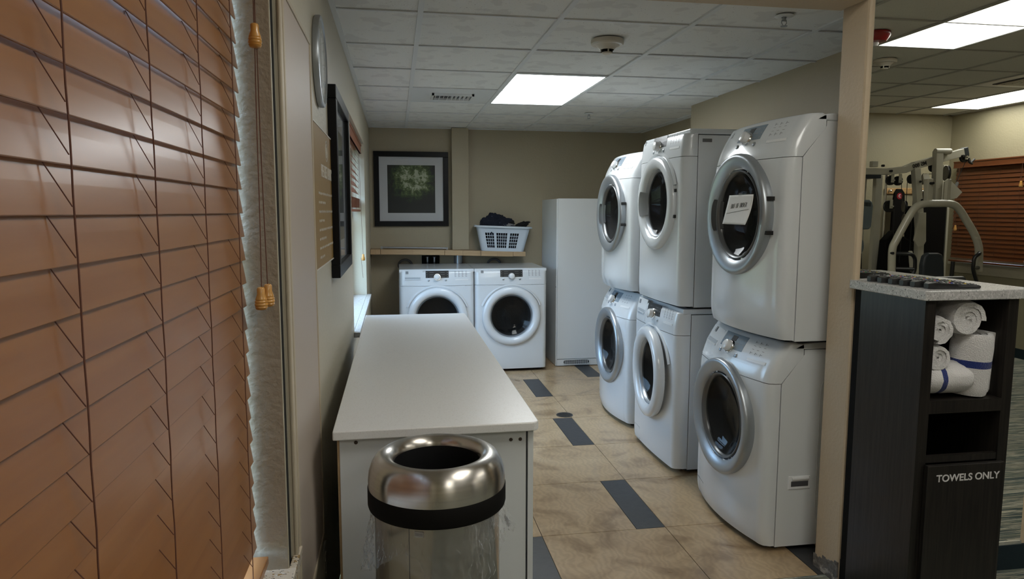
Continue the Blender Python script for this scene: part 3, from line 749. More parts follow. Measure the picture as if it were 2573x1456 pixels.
lump('rolled_sock', 'dark rolled sock behind the grey cloth in the basket', (1.145, 7.06, bz+.288), (.052, .05, .035), M_BLKF, 21)
lump('clothes_pile', 'dark clothes filling the inside of the basket', (1.07, 7.07, bz+.115), (.205, .088, .105), mat('dark_clothes', (.012, .016, .026), .95, var=(9, (.05, .06, .09), 3, .6, .7, V1)), 31, .12)

# ---------------------------------------------------------------- tall white cabinet at the back
t = thing('tall_cabinet', 'tall white metal cabinet with bottom grille right of the washers', 'cabinet', (1.517, 6.5, 0))
m = MB(); m.box((0, .02, .004), (.60, .69, 1.625)); m.build('body', M_WHITES, t, bevel=.004)
m = MB(); m.box((.010, 0, .073), (.590, .018, 1.628)); m.build('door', M_WHITES, t, bevel=.004)
m = MB(); m.box((.012, .004, .006), (.588, .02, .069)); m.build('kick_panel', M_WHITES, t, bevel=.002)
m = MB(); m.prism([(x, -.001, z) for x, z in [(.205+.105*sx_+.024*cos(a), .042+.022*sin(a)) for sx_, rng in ((1, range(-90, 91, 15)), (-1, range(90, 271, 15))) for a in [radians(k) for k in rng]]], (0, .006, 0)); m.build('grille', M_BLACKM, t)
m = MB()
for k in range(13): m.box((.095+k*.0185, -.003, .020), (.0965+k*.0185, 0, .064))
for k in range(6): m.box((.085, -.003, .023+.0075*k), (.325, 0, .0245+.0075*k))
pts = [(x, -.003, z) for x, z in [(.205+.105*sx_+.026*cos(a), .042+.024*sin(a)) for sx_, rng in ((1, range(-90, 91, 15)), (-1, range(90, 271, 15))) for a in [radians(k) for k in rng]]]
m.tube(pts+[pts[0]], .003, 6, caps=False)
m.build('grille_bars', M_WHITES, t)
for z in (.78, .88, .955):
    m = MB(); m.lathe([(0, .004), (.005, .003), (.006, 0)], (-.0005, .022, z), (-1, 0, 0), n=12); m.build('screw', M_SILVER if z != .78 else M_BLACK, t)

# ---------------------------------------------------------------- front loading machines
def machine(label, kind, style, loc, rz, H, base_z=0.0, ajar=0.0, drawer=False, group=None, silver=False, zc=.53, D=.718):
    """local frame: x right when facing it, y into the machine, z up; y=0 is the seam plane of the front."""
    name = 'washing_machine' if kind == 'washer' else 'clothes_dryer'
    t = thing(name, label, 'washing machine' if kind == 'washer' else 'dryer', loc, rz, group)
    w = .686; A = style == 'A'
    C = .076 if A else .068; bul = .036 if A else .012; rc = .055 if A else .038
    def yplan(x):
        ax = abs(x); xe = w/2-rc
        y = -C+bul*min(ax/xe, 1)**2
        if ax > xe:
            s_ = min((ax-xe)/rc, 1); y0 = -C+bul
            y = y0+(0-y0)*(1-sqrt(max(0, 1-s_**2)))*(1.0)
        return y
    lean = .095 if A else .022; z0l = .70 if A else .80
    def dy(z):
        v = 0
        if z > z0l: v += lean*((z-z0l)/(H-.0-z0l))**2.1
        if z < .10: v += (.022 if A else .010)*(1-z/.10)**2
        return v
    def surf(x, z): return yplan(x)+dy(z)
    zc_ring = zc; R = .276
    SP = H-.182 if A else H-.150
    zlo = .028 if base_z == 0 else .012
    def seam(z):
        if not A: return .030
        return .030 if z < SP else .030+.10*min(1, (z-SP)/.12)
    # 1 front shell (with door opening) and control panel
    xs_ = [-w/2+w*k/60 for k in range(61)]
    def shell(za, zb, nz, hole, top):
        m = MB(); zs = [za+(zb-za)*j/nz for j in range(nz+1)]; n = len(xs_)+2; vs = []
        for z in zs:
            row = [(-w/2, seam(z), z)]+[(x, surf(x, z), z) for x in xs_]+[(w/2, seam(z), z)]; vs += row
        fs = []
        for j in range(nz):
            for k in range(n-1):
                if hole and 0 < k < n-2:
                    xc = (xs_[k-1]+xs_[min(k, 60)])/2; zc = (zs[j]+zs[j+1])/2
                    if xc*xc+(zc-zc_ring)**2 < .212**2: continue
                fs.append((j*n+k, j*n+k+1, (j+1)*n+k+1, (j+1)*n+k))
        m.add(vs, fs)
        if top:
            # rounded lip over the top edge
            lip = []
            for q, (dyy, dzz) in enumerate(((.004, .006), (.012, .009), (.03, .010))):
                lip += [(-w/2+.0, seam(zb), zb+dzz*.0)]+[(x*(1-.01*(q)), surf(x, zb)+dyy, zb+dzz) for x in xs_]+[(w/2, seam(zb), zb)]
            b0 = nz*n; L0 = len(m.v); m.add(lip, [])
            f2 = []
            prev = b0
            for q in range(3):
                cur = L0+q*n
                for k in range(n-1): f2.append((prev+k, prev+k+1, cur+k+1, cur+k))
                prev = cur
            last = list(range(prev, prev+n)); f2.append(tuple(last)[::-1])
            m.f += f2; m.mi += [0]*len(f2)
        return m
    o = shell(zlo, SP-.0012, 46, True, False).build('front_panel', M_WHITE, t, 50)
    hz = H-.030 if not A else H-.012
    o = shell(SP+.0012, hz, 14, False, True).build('control_panel', M_WHITE, t, 50)
    # 2 body sides/back/top
    m = MB()
    yb = .034
    if base_z: D = .698
    if A:
        poly = [(yb, zlo-.006), (yb, SP-.002), (.134, H-.055), (.134, H-.035), (D, H-.035), (D, zlo-.006)]
    else:
        poly = [(yb, zlo-.006), (yb, H-.034), (D, H-.034), (D, zlo-.006)]
    for sg in (-1, 1):
        m.prism([(sg*w/2, y, z) for y, z in poly], (-sg*.02, 0, 0))
    m.box((-w/2+.02, D-.02, zlo), (w/2-.02, D, H-.034)); m.box((-w/2+.02, yb, zlo), (w/2-.02, D, .04))
    m.build('body', M_WHITES, t, bevel=.0015)
    # pressed outline on the side panels
    m = MB()
    for sg in (-1, 1):
        z0, z1, y0, y1 = .09, H-.14, .22, .62; rr_ = .08; P = []
        for cy, cz, a0 in ((y1-rr_, z0+rr_, -90), (y1-rr_, z1-rr_, 0), (y0+rr_, z1-rr_, 90), (y0+rr_, z0+rr_, 180)):
            for k in range(7): a = radians(a0+15*k); P.append((sg*(w/2-.0006), cy+rr_*cos(a), cz+rr_*sin(a)))
        m.tube(P+[P[0]], .0022, 6, caps=False)
    m.build('side_emboss', M_WHITES, t, 60)
    if A: 
        m = MB(); m.prism([(-w/2, .07, H-.034), (-w/2, .12, H-.008), (-w/2, .16, H-.003), (-w/2, D, H-.003), (-w/2, D, H-.034)], (w, 0, 0))
    else:
        m = MB(); m.box((-w/2, -.016, H-.030), (w/2, D, H))
    m.build('top_lid', M_WHITE, t, bevel=.006, seg=3)
    if not A and base_z == 0:
        m = MB(); m.lathe([(.3, 0), (.3, .004), (.285, .004), (.285, 0)], (0, 0, 0), n=4, close=True)
    for sx_ in (-1, 1):
        for yy in (.06, D-.06):
            m = MB(); m.cyl((sx_*.29, yy, 0), (sx_*.29, yy, zlo), .02, 12); m.build('foot', M_RUBBER, t)
    m = MB(); m.box((-w/2+.03, .01, .002 if base_z else .012), (w/2-.03, .03, .03)); m.build('toe_strip', M_BLACKM, t)
    # 3 door opening and drum
    m = MB(); m.lathe([(.215, -.052), (.205, -.035), (.195, -.01), (.185, .03), (.18, .05)], (0, 0, zc_ring), (0, 1, 0), 48); m.build('door_gasket', M_RUBBER, t, 60)
    m = MB(); m.lathe([(.186, .045), (.235, .06), (.238, .30), (.20, .34), (0, .35)], (0, 0, zc_ring), (0, 1, 0), 48)
    for k in range(3):
        a = 2*pi*k/3+.5; m.bar((.215*cos(a), .08, zc_ring+.215*sin(a)), (.215*cos(a), .30, zc_ring+.215*sin(a)), .05, .05, up=(cos(a), 0, sin(a)))
    m.build('drum', M_DRUM, t, 40)
    # 4 door
    y0 = -C
    dm = M_SILVER if silver else M_WHITE
    ring = MB()
    if A: prof = [(.268, .046), (.2755, .022), (.277, .002), (.2755, -.009), (.271, -.016), (.263, -.0195), (.252, -.0185), (.231, -.011), (.216, -.002), (.210, .004), (.203, .014)]
    else: prof = [(.270, .030), (.276, .012), (.277, -.004), (.272, -.017), (.260, -.025), (.240, -.028), (.224, -.025), (.211, -.017), (.204, -.007), (.199, .008)]
    ring.lathe(prof, (0, y0, zc_ring), (0, 1, 0), 72)
    door = ring.build('door', dm, t, 50)
    if silver:
        m = MB(); m.lathe([(.2045, .004), (.201, -.001), (.197, .000), (.188, .018), (.186, .026)], (0, y0, zc_ring), (0, 1, 0), 64); m.build('inner_ring', mat('inner_ring_grey', (.16, .165, .17), .3, metal=.6), door, 60)
    else:
        m = MB(); m.lathe([(.200, .004), (.197, -.001), (.192, .004), (.187, .020), (.185, .026)], (0, y0, zc_ring), (0, 1, 0), 64); m.build('inner_ring', M_SILVER, door, 60)
    m = MB(); m.lathe([(.202, .006), (.184, .022), (.158, .042), (.124, .057), (.08, .066), (.04, .070), (0, .071)], (0, y0, zc_ring), (0, 1, 0), 64); m.build('door_glass', M_DOORGLASS, door, 60)
    if kind == 'dryer' and style != 'row':
        m = MB(); n_ = 10; P = []
        rows = [(.176, .024), (.205, .003), (.228, -.0125)] if A else [(.182, .016), (.208, -.017), (.230, -.0285)]
        vs = []; a0, a1 = radians(160), radians(202)
        for r_, d_ in rows:
            for k in range(n_+1):
                a = a0+(a1-a0)*k/n_; rr2 = r_ if r_ != rows[-1][0] else r_-.016*abs(2*k/n_-1)**3
                vs.append((rr2*cos(a), y0+d_-.0015, zc_ring+rr2*sin(a)))
        m.add(vs, [(i*(n_+1)+k, i*(n_+1)+k+1, (i+1)*(n_+1)+k+1, (i+1)*(n_+1)+k) for i in range(2) for k in range(n_)])
        m.build('handle', mat('dark_handle', (.06, .062, .065), .3) if silver else mat('pale_handle', (.22, .225, .23), .35), door, 60)
        for dz in (-.085, .06):
            m = MB(); m.box((.262, y0-.003, zc_ring+dz), (.2780, y0+.03, zc_ring+dz+.018)); m.build('hinge', M_BLACK, door, bevel=.002)
    if ajar:
        piv = Vector((-.265, y0+.02, 0)); Rm = Matrix.Translation(piv) @ Matrix.Rotation(radians(-ajar), 4, 'Z') @ Matrix.Translation(-piv)
        for q in [door]+list(door.children): q.data.transform(Rm)
    # 5 controls laid on the leaning panel
    def patch(name, x0, x1, z0, z1, off, m_, par=t, n=8, th=.002):
        q = MB(); vs = []
        for j in (0, 1, 2):
            z = z0+(z1-z0)*j/2
            for k in range(n+1): x = x0+(x1-x0)*k/n; vs.append((x, surf(x, z)-off, z))
        for j in (0, 1, 2):
            z = z0+(z1-z0)*j/2
            for k in range(n+1): x = x0+(x1-x0)*k/n; vs.append((x, surf(x, z)+th, z))
        N = n+1; fs = []
        for j in range(2):
            for k in range(n): fs.append((j*N+k, j*N+k+1, (j+1)*N+k+1, (j+1)*N+k))
        B = 3*N
        for k in range(n): fs += [(k, B+k, B+k+1, k+1), (2*N+k, 2*N+k+1, B+2*N+k+1, B+2*N+k)]
        for j in range(2): fs += [(j*N, (j+1)*N, B+(j+1)*N, B+j*N), (j*N+n, B+j*N+n, B+(j+1)*N+n, (j+1)*N+n)]
        q.add(vs, fs); return q.build(name, m_, par)
    def nrm(x, z):
        e_ = .004; ty = (surf(x, z+e_)-surf(x, z-e_))/(2*e_); tx = (surf(x+e_, z)-surf(x-e_, z))/(2*e_)
        return Vector((tx, -1, ty)).normalized()
    zt_ = H-.97+.945 if not A else H-.97+.935
    dz = zt_-.945 if not A else zt_-.945
    disp = patch('display', -.105, .105, .893+dz, .958+dz, .0012, M_GREYD if silver else M_BLACK)
    if silver: patch('readout', -.022, .022, .928+dz, .950+dz, .0022, M_BLACK, disp)
    q = MB()
    for k in range(3):
        for sx_ in (-1, 1):
            z = .902+dz+.020*k; x = sx_*.094; q.disc((x, surf(x, z)-.0022, z), .0035, nrm(x, z), 10)
            q.add([(sx_*.05+a, surf(sx_*.05+a, z+b)-.0022, z+b) for a, b in ((-.02, -.001), (.018, -.001), (.018, .001), (-.02, .001))], [(0, 1, 2, 3)])
    q.build('display_marks', M_GRYB, disp)
    xk, zk = 0, .900+dz; nn = nrm(xk, zk); pk = Vector((xk, surf(xk, zk), zk))
    m = MB(); m.lathe([(.033, -.004), (.033, .006), (.030, .010), (.028, .010)], pk, nn, 36); kb = m.build('dial_base', M_CHROME, t, 40)
    m = MB(); m.lathe([(.027, .009), (.0265, .024), (.024, .032), (.019, .035), (0, .0355)], pk, nn, 36); m.build('dial', M_WPLAST, kb, 40)
    for x in (-.078, .078):
        z = .872+dz; m = MB(); m.lathe([(.010, -.002), (.0095, .004), (.006, .006), (0, .006)], (x, surf(x, z), z), nrm(x, z), 20); m.build('button', M_SILVER, t, 50)
    q = MB()
    ncol = 4 if not A else 3
    for k in range(ncol):
        x = .165+.033*k; z0, z1 = .898+dz, .955+dz
        q.add([(x+a, surf(x+a, zz)-.0008, zz) for a, zz in ((-.0014, z0), (.0014, z0), (.0014, z1), (-.0014, z1))], [(0, 1, 2, 3)])
        for j in range(4):
            z = z0+.006+.015*j; q.add([(x+a, surf(x+a, z+b)-.0008, z+b) for a, b in ((0, -.0007), (.014, -.0007), (.014, .0007), (0, .0007))], [(0, 1, 2, 3)])
    q.build('cycle_marks', M_INK, t)
    patch('option_bar', .165, .285, .868+dz, .880+dz, .0018, M_WPLAST)
    # small square mark near the corner
    xb = -.285 if not A else -.262
    lg = patch('logo', xb, xb+.024, .930+dz, .954+dz, .0008, M_INK, n=2)
    q = MB()
    for z in (.934, .941, .948):
        q.add([(xb+a, surf(xb+a, z+dz)-.0014, z+dz+b) for a, b in ((.003, -.0012), (.021, -.0002), (.021, .0012), (.003, .0006))], [(0, 1, 2, 3)])
    q.build('logo_lines', M_WPLAST, lg)
    if drawer:
        d_ = patch('detergent_drawer', -.315, -.130, SP+.012, .966+dz if not A else .955+dz, .0016, M_WHITE, n=8)
        lg.location = (0, -.002, 0)
        patch('drawer_pull', -.292, -.152, .882+dz, .900+dz, .0022, mat('pull_shadow', (.40, .43, .46), .4), d_)
        patch('pull_lip', -.292, -.152, .876+dz, .882+dz, .006, M_WHITE, d_)
    if kind == 'washer':
        m = MB()
        P = [(-.30, .115), (-.19, .115), (-.19, .035), (-.30, .035)]
        for (a, b), (c, d_) in zip(P, P[1:]+P[:1]): m.tube([(a, surf(a, b)-.0002, b), (c, surf(c, d_)-.0002, d_)], .0009, 4)
        m.build('filter_flap', M_INK, t)
        if A:
            m = MB(); m.box((w/2-.002, .085, .285), (w/2+.004, .190, .345)); h_ = m.build('side_handle', M_WPLAST, t, bevel=.006, seg=3)
            m = MB(); m.box((w/2+.0035, .097, .298), (w/2+.0048, .179, .322)); m.build('grip_recess', M_RUBBER, h_, bevel=.004)
            m = MB(); m.cyl((w/2, .100, .333), (w/2, .180, .333), .010, 12); m.build('grip_bar', M_WPLAST, h_, 40)
    if base_z > 0:
        for sg in (-1, 1):
            m = MB(); m.box((sg*(w/2-.05), .05, .0005), (sg*(w/2-.001), .70 if D > .7 else .66, .010)); m.build('stacking_bracket', M_BLACKM, t)
    if not A:
        # raised lip arching over the door
        m = MB(); m.lathe([(.279, .012), (.283, -.004), (.292, -.006), (.302, .006)], (0, -C, zc_ring), (0, 1, 0), 48, a0=radians(20), a1=radians(160), ref=(1, 0, 0))
        m.xf(Matrix.Translation((0, 0, 0)))
        # keep it on the upper half
        m.v = [Vector((v.x, v.y, zc_ring+abs(v.z-zc_ring))) for v in m.v]
        m.build('door_arch', M_WHITE, t, 60)
    return t
mq = -pi/2
XS = 1.600
machine('silver-ringed front-loading washer at the bottom of the nearest stack', 'washer', 'A', (XS, 3.055, 0), mq, .944, drawer=True, silver=True)
machine('silver-ringed dryer with a paper note, top of the nearest stack', 'dryer', 'A', (XS+.025, 3.015, .948), mq, .962, base_z=.98, silver=True, zc=.541)
machine('white-ringed washer with its door ajar, bottom of the middle stack', 'washer', 'B', (XS, 4.00, 0), mq, .957, drawer=True, ajar=5)
machine('white-ringed dryer with black display, top of the middle stack', 'dryer', 'B', (XS+.010, 4.00, .960), mq, .995, base_z=.98, zc=.592)
machine('silver-ringed washer at the bottom of the farthest stack', 'washer', 'A', (XS, 4.868, 0), mq, .944, drawer=True, silver=True)
machine('silver-ringed dryer on top of the farthest stack', 'dryer', 'A', (XS, 4.868, .948), mq, .962, base_z=.98, silver=True, zc=.541)
machine('white front loader by the back wall, partly hidden behind the counter', 'washer', 'B', (.368, 6.43, 0), 0, .975, drawer=True, D=.675)
machine('white front loader between its twin and the tall cabinet', 'washer', 'B', (1.057, 6.43, 0), 0, .975, D=.675)

m = MB(); m.box((0, -.002, -.02), (.075, 0, .012)); m.xf(Matrix.Translation((1.655, 3.6565, 1.895)))
o = m.build('data_plate', M_WHITES); tag(o, 'small grey rating label on the side of the middle upper dryer', 'label')
q = MB(); q.box((1.665, 3.6535, 1.882), (1.72, 3.6545, 1.901)); q.build('print', mat('plate_print', (.14, .14, .14), .6), o)

# out of order note taped to the near upper dryer
t = thing('paper_note', 'curled handwritten out of order note taped on the dryer door', 'note', (1.487, 2.885, 1.575))
t.rotation_euler = (0, 0, 0)
m = MB(); vs = []
NU, NV = 14, 14
def note_pt(u, v):   # u 0..1 from far (+y) to near, v 0..1 downward
    y = .070+.015*v-u*(.215-.0*v)+ .0; z = -.128*v
    x = -.004-.030*v*v*(.3+.7*(u)) + .012*max(0, u-.6)*v
    x -= .018*sin(v*pi*.5)*(1-u)*.4
    return Vector((x, y+.02*v*(1-u)*.6, z))
for i in range(NV+1):
    for j in range(NU+1): vs.append(note_pt(j/NU, i/NV))
fs = [(i*(NU+1)+j, i*(NU+1)+j+1, (i+1)*(NU+1)+j+1, (i+1)*(NU+1)+j) for i in range(NV) for j in range(NU)]
o = newobj('sheet', vs, fs, M_PAPER, t, 60); sm = o.modifiers.new('solid', 'SOLIDIFY'); sm.thickness = .0004
m = MB(); m.box((-.007, -.045, -.006), (-.003, -.02, .008)); m.build('tape', M_FILM, t)
LET = {'O': [[(0, 0), (0, 1), (.7, 1), (.7, .1), (0, 0)]], 'U': [[(0, 1), (.05, 0), (.6, 0), (.65, 1)]], 'T': [[(0, 1), (.8, 1)], [(.35, 1), (.3, 0)]],
       'F': [[(0, 0), (.1, 1), (.65, 1)], [(.05, .55), (.5, .55)]], 'R': [[(0, 0), (.05, 1), (.6, .9), (.5, .55), (.05, .5), (.65, 0)]],
       'D': [[(0, 0), (.05, 1), (.6, .7), (.55, .2), (0, 0)]], 'E': [[(.6, 1), (.05, .95), (0, 0), (.6, 0)], [(.03, .5), (.5, .5)]]}
m = MB(); u = .20
for ch in 'OUT OF ORDER':
    if ch == ' ': u += .045; continue
    for st in LET[ch]:
        pts = []
        for a, b in st:
            p = note_pt(u+a*.046, .46-.15*b-.10*(u-.2)); pts.append(p+Vector((-.0012, 0, 0)))
        m.tube(pts, .0008, 4)
    u += .054
for k in range(12):
    a, b = note_pt(.08+.07*k, .63-.012*k), note_pt(.08+.07*(k+1), .63-.012*(k+1)); m.tube([a+Vector((-.0012, 0, 0)), b+Vector((-.0012, 0, 0))], .0008, 4)
m.build('handwriting', M_BLACK, t)

# floor drain
t = thing('floor_drain', 'round dark metal drain in the tiled aisle', 'drain', (1.215, 4.905, 0))
m = MB(); m.lathe([(.062, 0), (.062, .003), (.054, .003), (.054, .0008)], (0, 0, 0)); m.build('rim', mat('drain_metal', (.10, .10, .10), .4, metal=.7), t, 40)
m = MB(); m.lathe([(.055, .0008), (0, .0008)], (0, 0, 0)); m.build('well', M_DARK, t)
m = MB()
for k in range(-5, 6):
    hh = sqrt(max(0, .053**2-(k*.0095)**2)); m.box((k*.0095-.0022, -hh, .001), (k*.0095+.0022, hh, .0028)); m.box((-hh, k*.0095-.0022, .001), (hh, k*.0095+.0022, .0028))
m.build('grate', MATS['drain_metal'], t)

# ---------------------------------------------------------------- folding counter
t = thing('folding_counter', 'long white folding counter along the left wall', 'counter', (0, 0, 0))
pl = []
x0, x1, y0, y1, r_ = -.181, .400, 1.912, 4.115, .022
for cx, cy, a0, rr_ in ((x1-r_, y0+r_, -90, r_), (x1-r_, y1-r_, 0, r_), (x0+.004, y1-.004, 90, .004), (x0+.004, y0+.004, 180, .004)):
    for k in range(7): a = radians(a0+15*k); pl.append((cx+rr_*cos(a), cy+rr_*sin(a), .872))
m = MB(); m.prism(pl, (0, 0, .026)); m.build('countertop', M_COUNTER, t, bevel=.003)
m = MB(); m.box((-.165, 1.942, .0), (.366, 1.960, .871)); m.build('end_panel', M_LAMIN, t)
m = MB(); m.box((.371, 1.938, .0), (.387, 4.08, .871)); m.build('side_panel', M_LAMIN, t)
m = MB(); m.box((-.165, 1.962, .0), (-.145, 4.08, .871)); m.box((-.145, 4.06, 0), (.368, 4.08, .871)); m.build('rear_panel', M_LAMIN, t)
m = MB(); m.box((-.172, 1.945, 0), (-.1655, 1.952, .871)); m.build('scribe_strip', M_SHELF, t)
for x, z in ((-.12, .855), (.321, .840), (.349, .840)):
    m = MB(); m.lathe([(0, .003), (.004, .0025), (.0055, 0)], (x, 1.942, z), (0, -1, 0), n=12); m.build('bolt', mat('bolt_brown', (.05, .03, .02), .5), t)

# ---------------------------------------------------------------- trash can
t = thing('trash_can', 'round stainless steel trash can with black band and domed lid', 'trash can', (.090, 1.650, 0))
m = MB(); m.lathe([(0, .02), (.150, .02), (.152, .03), (.1525, .83)], (0, 0, 0), n=96); m.build('body', mat('polished_steel', (.40, .38, .355), .14, metal=1.0), t, 40)
m = MB(); m.lathe([(0, 0), (.155, 0), (.157, .02), (.157, .035), (.153, .036)], (0, 0, 0), n=96); m.build('base_ring', M_BLACK, t, 40)
m = MB(); m.lathe([(.1545, .796), (.166, .797), (.1675, .802), (.1675, .841), (.1655, .844)], (0, 0, 0), n=96); m.build('band', M_BLACKM, t, 40)
m = MB()
prof = [(.1655, .842), (.1662, .860), (.1640, .880), (.1575, .899), (.1480, .913), (.1370, .920), (.1260, .9215), (.1160, .918), (.1080, .911), (.1045, .903), (.1040, .896)]
m.lathe(prof, (0, 0, 0), n=128); m.build('lid', M_STEEL, t, 60)
m = MB(); m.lathe([(.1040, .898), (.1035, .78), (.12, .75), (.12, .2), (0, .2)], (0, 0, 0), n=64); m.build('liner_well', M_BLACK, t, 60)
m = MB(); m.tube([(.1525*cos(a)*1.0, .1525*sin(a), z) for a, z in ((radians(-118), .03), (radians(-118), .79))], .0008, 5); m.build('seam', M_BLACK, t)
st = MB(); a0 = radians(-113)
vs = []
for z in (.773, .786):
    for k in range(5): a = a0+.035*k; vs.append((.1535*cos(a), .1535*sin(a), z))
st.add(vs, [(k, k+1, 5+k+1, 5+k) for k in range(4)]); sk = st.build('sticker', mat('sticker_grey', (.40, .38, .36), .5), t)
st = MB(); vs = []
for k in range(9):
    a = a0+.014+.0125*k
    vs = [(.1541*cos(a), .1541*sin(a), .776), (.1541*cos(a+.006), .1541*sin(a+.006), .776), (.1541*cos(a+.006), .1541*sin(a+.006), .783), (.1541*cos(a), .1541*sin(a), .783)]
    st.add(vs, [(0, 1, 2, 3)])
st.build('sticker_bars', M_INK, sk)
# clear bag skirt hanging out under the band
def skirt(zlow, a_s, a_e, seed, amp, r0=.156, n=90, nz=22):
    m = MB(); vs = []
    for j in range(nz+1):
        for k in range(n+1):
            a = a_s+(a_e-a_s)*k/n; zl = zlow(k/n); z = .800-(.800-zl)*j/nz
            p = Vector((cos(a)*3+seed, sin(a)*3, z*6)); d = amp*(j/nz)**.6*(noise.fractal(p*1.5, 1, 2, 4)+.30+.55*(1-abs(noise.noise(p*4)))**3+.3*abs(noise.noise(p*9)))
            q = r0+max(0.0008, d); vs.append((q*cos(a), q*sin(a), z+.006*noise.noise(p*4)*(j/nz)))
    m.add(vs, [(j*(n+1)+k, j*(n+1)+k+1, (j+1)*(n+1)+k+1, (j+1)*(n+1)+k) for j in range(nz) for k in range(n)])
    return m
def low1(u):  # u: 0 at left rear side, 1 at right rear
    pts = [(0, .70), (.12, .62), (.22, .66), (.36, .72), (.5, .66), (.58, .60), (.64, .62), (.74, .74), (.82, .73), (.92, .70), (1, .72)]
    for (a, b), (c, d) in zip(pts, pts[1:]):
        if a <= u <= c: f_ = (u-a)/(c-a); f_ = f_*f_*(3-2*f_); return b+(d-b)*f_
    return .7
skirt(low1, radians(-215), radians(30), 1.3, .024, n=150, nz=34).build('bag_liner', M_FILM, t, 40)
skirt(lambda u: .735+.012*sin(u*19), radians(-68), radians(-8), 5.1, .026, n=50, nz=14).build('bag_ruffle', M_FILM, t, 25)

# ---------------------------------------------------------------- towel cabinet
t = thing('towel_cabinet', 'dark wood towel cabinet with grey stone top below the mirror', 'cabinet', (0, 0, 0))
CX0, CX1, CY0, CY1 = 1.727, 2.083, 2.030, 2.405
m = MB(); m.box((1.716, 2.018, 1.210), (2.150, 2.412, 1.243)); m.build('stone_top', M_CABTOP, t, bevel=.003)
m = MB(); m.box((CX0, CY0, .0), (CX0+.040, CY1-.05, 1.209)); m.build('side_panel', M_ESP, t)
m = MB(); m.box((2.045, CY0, .0), (CX1, CY1-.05, 1.209)); m.build('side_panel', M_ESP, t)
m = MB(); m.box((CX0+.012, CY1-.05, .0), (CX1-.012, CY1, 1.209)); m.build('back_panel', M_BLACKM, t)
m = MB(); m.box((CX0+.04, CY0, .822), (2.045, CY1-.05, .866)); m.build('shelf', M_ESP, t)
m = MB(); m.box((CX0+.04, CY0+.002, .650), (2.045, CY0+.02, .672)); m.box((CX0+.04, CY0+.02, .60), (CX0+.045, CY1-.06, .822)); m.build('chute_lip', M_ESP, t)
m = MB(); m.box((CX0+.035, CY0-.020, .03), (2.060, CY0-.002, .646)); d_ = m.build('drop_door', M_ESP, t, bevel=.002)
text('lettering', 'TOWELS ONLY', .0345, (1.918, CY0-.0205, .600), (1, 0, .0), (0, 0, 1), mat('letter_white', (.62, .60, .60), .5), d_, bold=.0006, sx=1.03)
m = MB(); m.box((CX0+.04, CY1-.055, .0), (2.045, CY1-.051, 1.209)); m.build('inner_back', M_DARK, t)

def towel_roll(name, label, c, r, length, ax, seed, band=None, squash=(1, 1)):
    """terry towel rolled up: spiral wound round ax starting at c; c is the visible end."""
    ax = Vector(ax).normalized(); u = ax.orthogonal().normalized(); u = Vector((0, 0, 1)) - ax*ax.z if abs(ax.z) < .9 else Vector((1, 0, 0))
    u.normalize(); w = ax.cross(u); c = Vector(c)
    turns = 3.2; N = 110; NL = 26; th = r/(turns+.55)*.50
    def rad(s_): return r*(.12+.88*s_)-.5*th
    vs = []
    ctr = []
    for i in range(N+1):
        s_ = i/N; a = 2*pi*turns*s_+seed; ctr.append((a, rad(s_), s_))
    for side in (1, -1):
        for l in range(NL+1):
            f_ = l/NL
            for i, (a, q, s_) in enumerate(ctr):
                endr = 1-.10*(abs(2*f_-1)**6)
                q2 = (q+side*th)*endr; p0 = Vector((cos(a)*4+seed, sin(a)*4, f_*3))
                dd = .0035*noise.fractal(p0, 1, 2, 3)*(1 if s_ > .8 else .4)
                off = -.010*(1-s_)**1.2*(1 if f_ < .5 else 0)*(-1)*(1-2*f_ if f_ < .5 else 0) + .004*noise.noise(Vector((a, seed, 0)))
                vs.append(c+ax*(f_*length+off)+(u*cos(a)*squash[0]+w*sin(a)*squash[1])*(q2+dd))
    M_ = (N+1)*(NL+1); fs = []; mi = []
    def bandf(l):
        f_ = (l+.5)/NL; return 1 if band and band[0] < f_ < band[1] else 0
    for l in range(NL):
        for i in range(N):
            a_, b_ = l*(N+1)+i, l*(N+1)+i+1; c_, d2 = b_+N+1, a_+N+1
            fs.append((a_, b_, c_, d2)); mi.append(bandf(l)); fs.append((M_+a_, M_+d2, M_+c_, M_+b_)); mi.append(bandf(l))
        for i in (0, N):
            a_ = l*(N+1)+i; fs.append((a_, a_+N+1, M_+a_+N+1, M_+a_)); mi.append(bandf(l))
    for l in (0, NL):
        for i in range(N): a_ = l*(N+1)+i; fs.append((a_, a_+1, M_+a_+1, M_+a_)); mi.append(0)
    o = newobj(name, vs, fs, [M_TOWEL, M_BLUE], None, 60, mi)
    return tag(o, label, 'towel', 'rolled towels in the towel cabinet')
towel_roll('rolled_towel', 'rolled white towel at the top right of the cabinet opening', (1.908, 2.044, 1.140), .065, .27, (.10, 1, 0), .4)
towel_roll('rolled_towel', 'rolled white towel at the upper left, end facing out', (1.800, 2.040, 1.106), .050, .27, (.04, 1, .03), 2.0)
towel_roll('rolled_towel', 'rolled white towel at mid left, resting on the lower striped one', (1.806, 2.045, 1.012), .047, .27, (0.04, 1, 0), 3.3)
towel_roll('rolled_towel', 'blue-striped white towel standing upright at the right', (1.974, 2.085, 1.088), .078, .214, (-.02, .05, -1), 5.2, band=(.42, .53), squash=(.96, .92))
towel_roll('rolled_towel', 'blue-striped white towel lying flat at the bottom left', (1.938, 2.092, .930), .062, .165, (-1, .03, 0), 1.1, band=(.60, .73), squash=(1.0, 1.15))
towel_roll('rolled_towel', 'white towel wedged behind the upright striped one', (1.890, 2.245, 1.06), .055, .18, (-.15, .1, -1), 6.2)

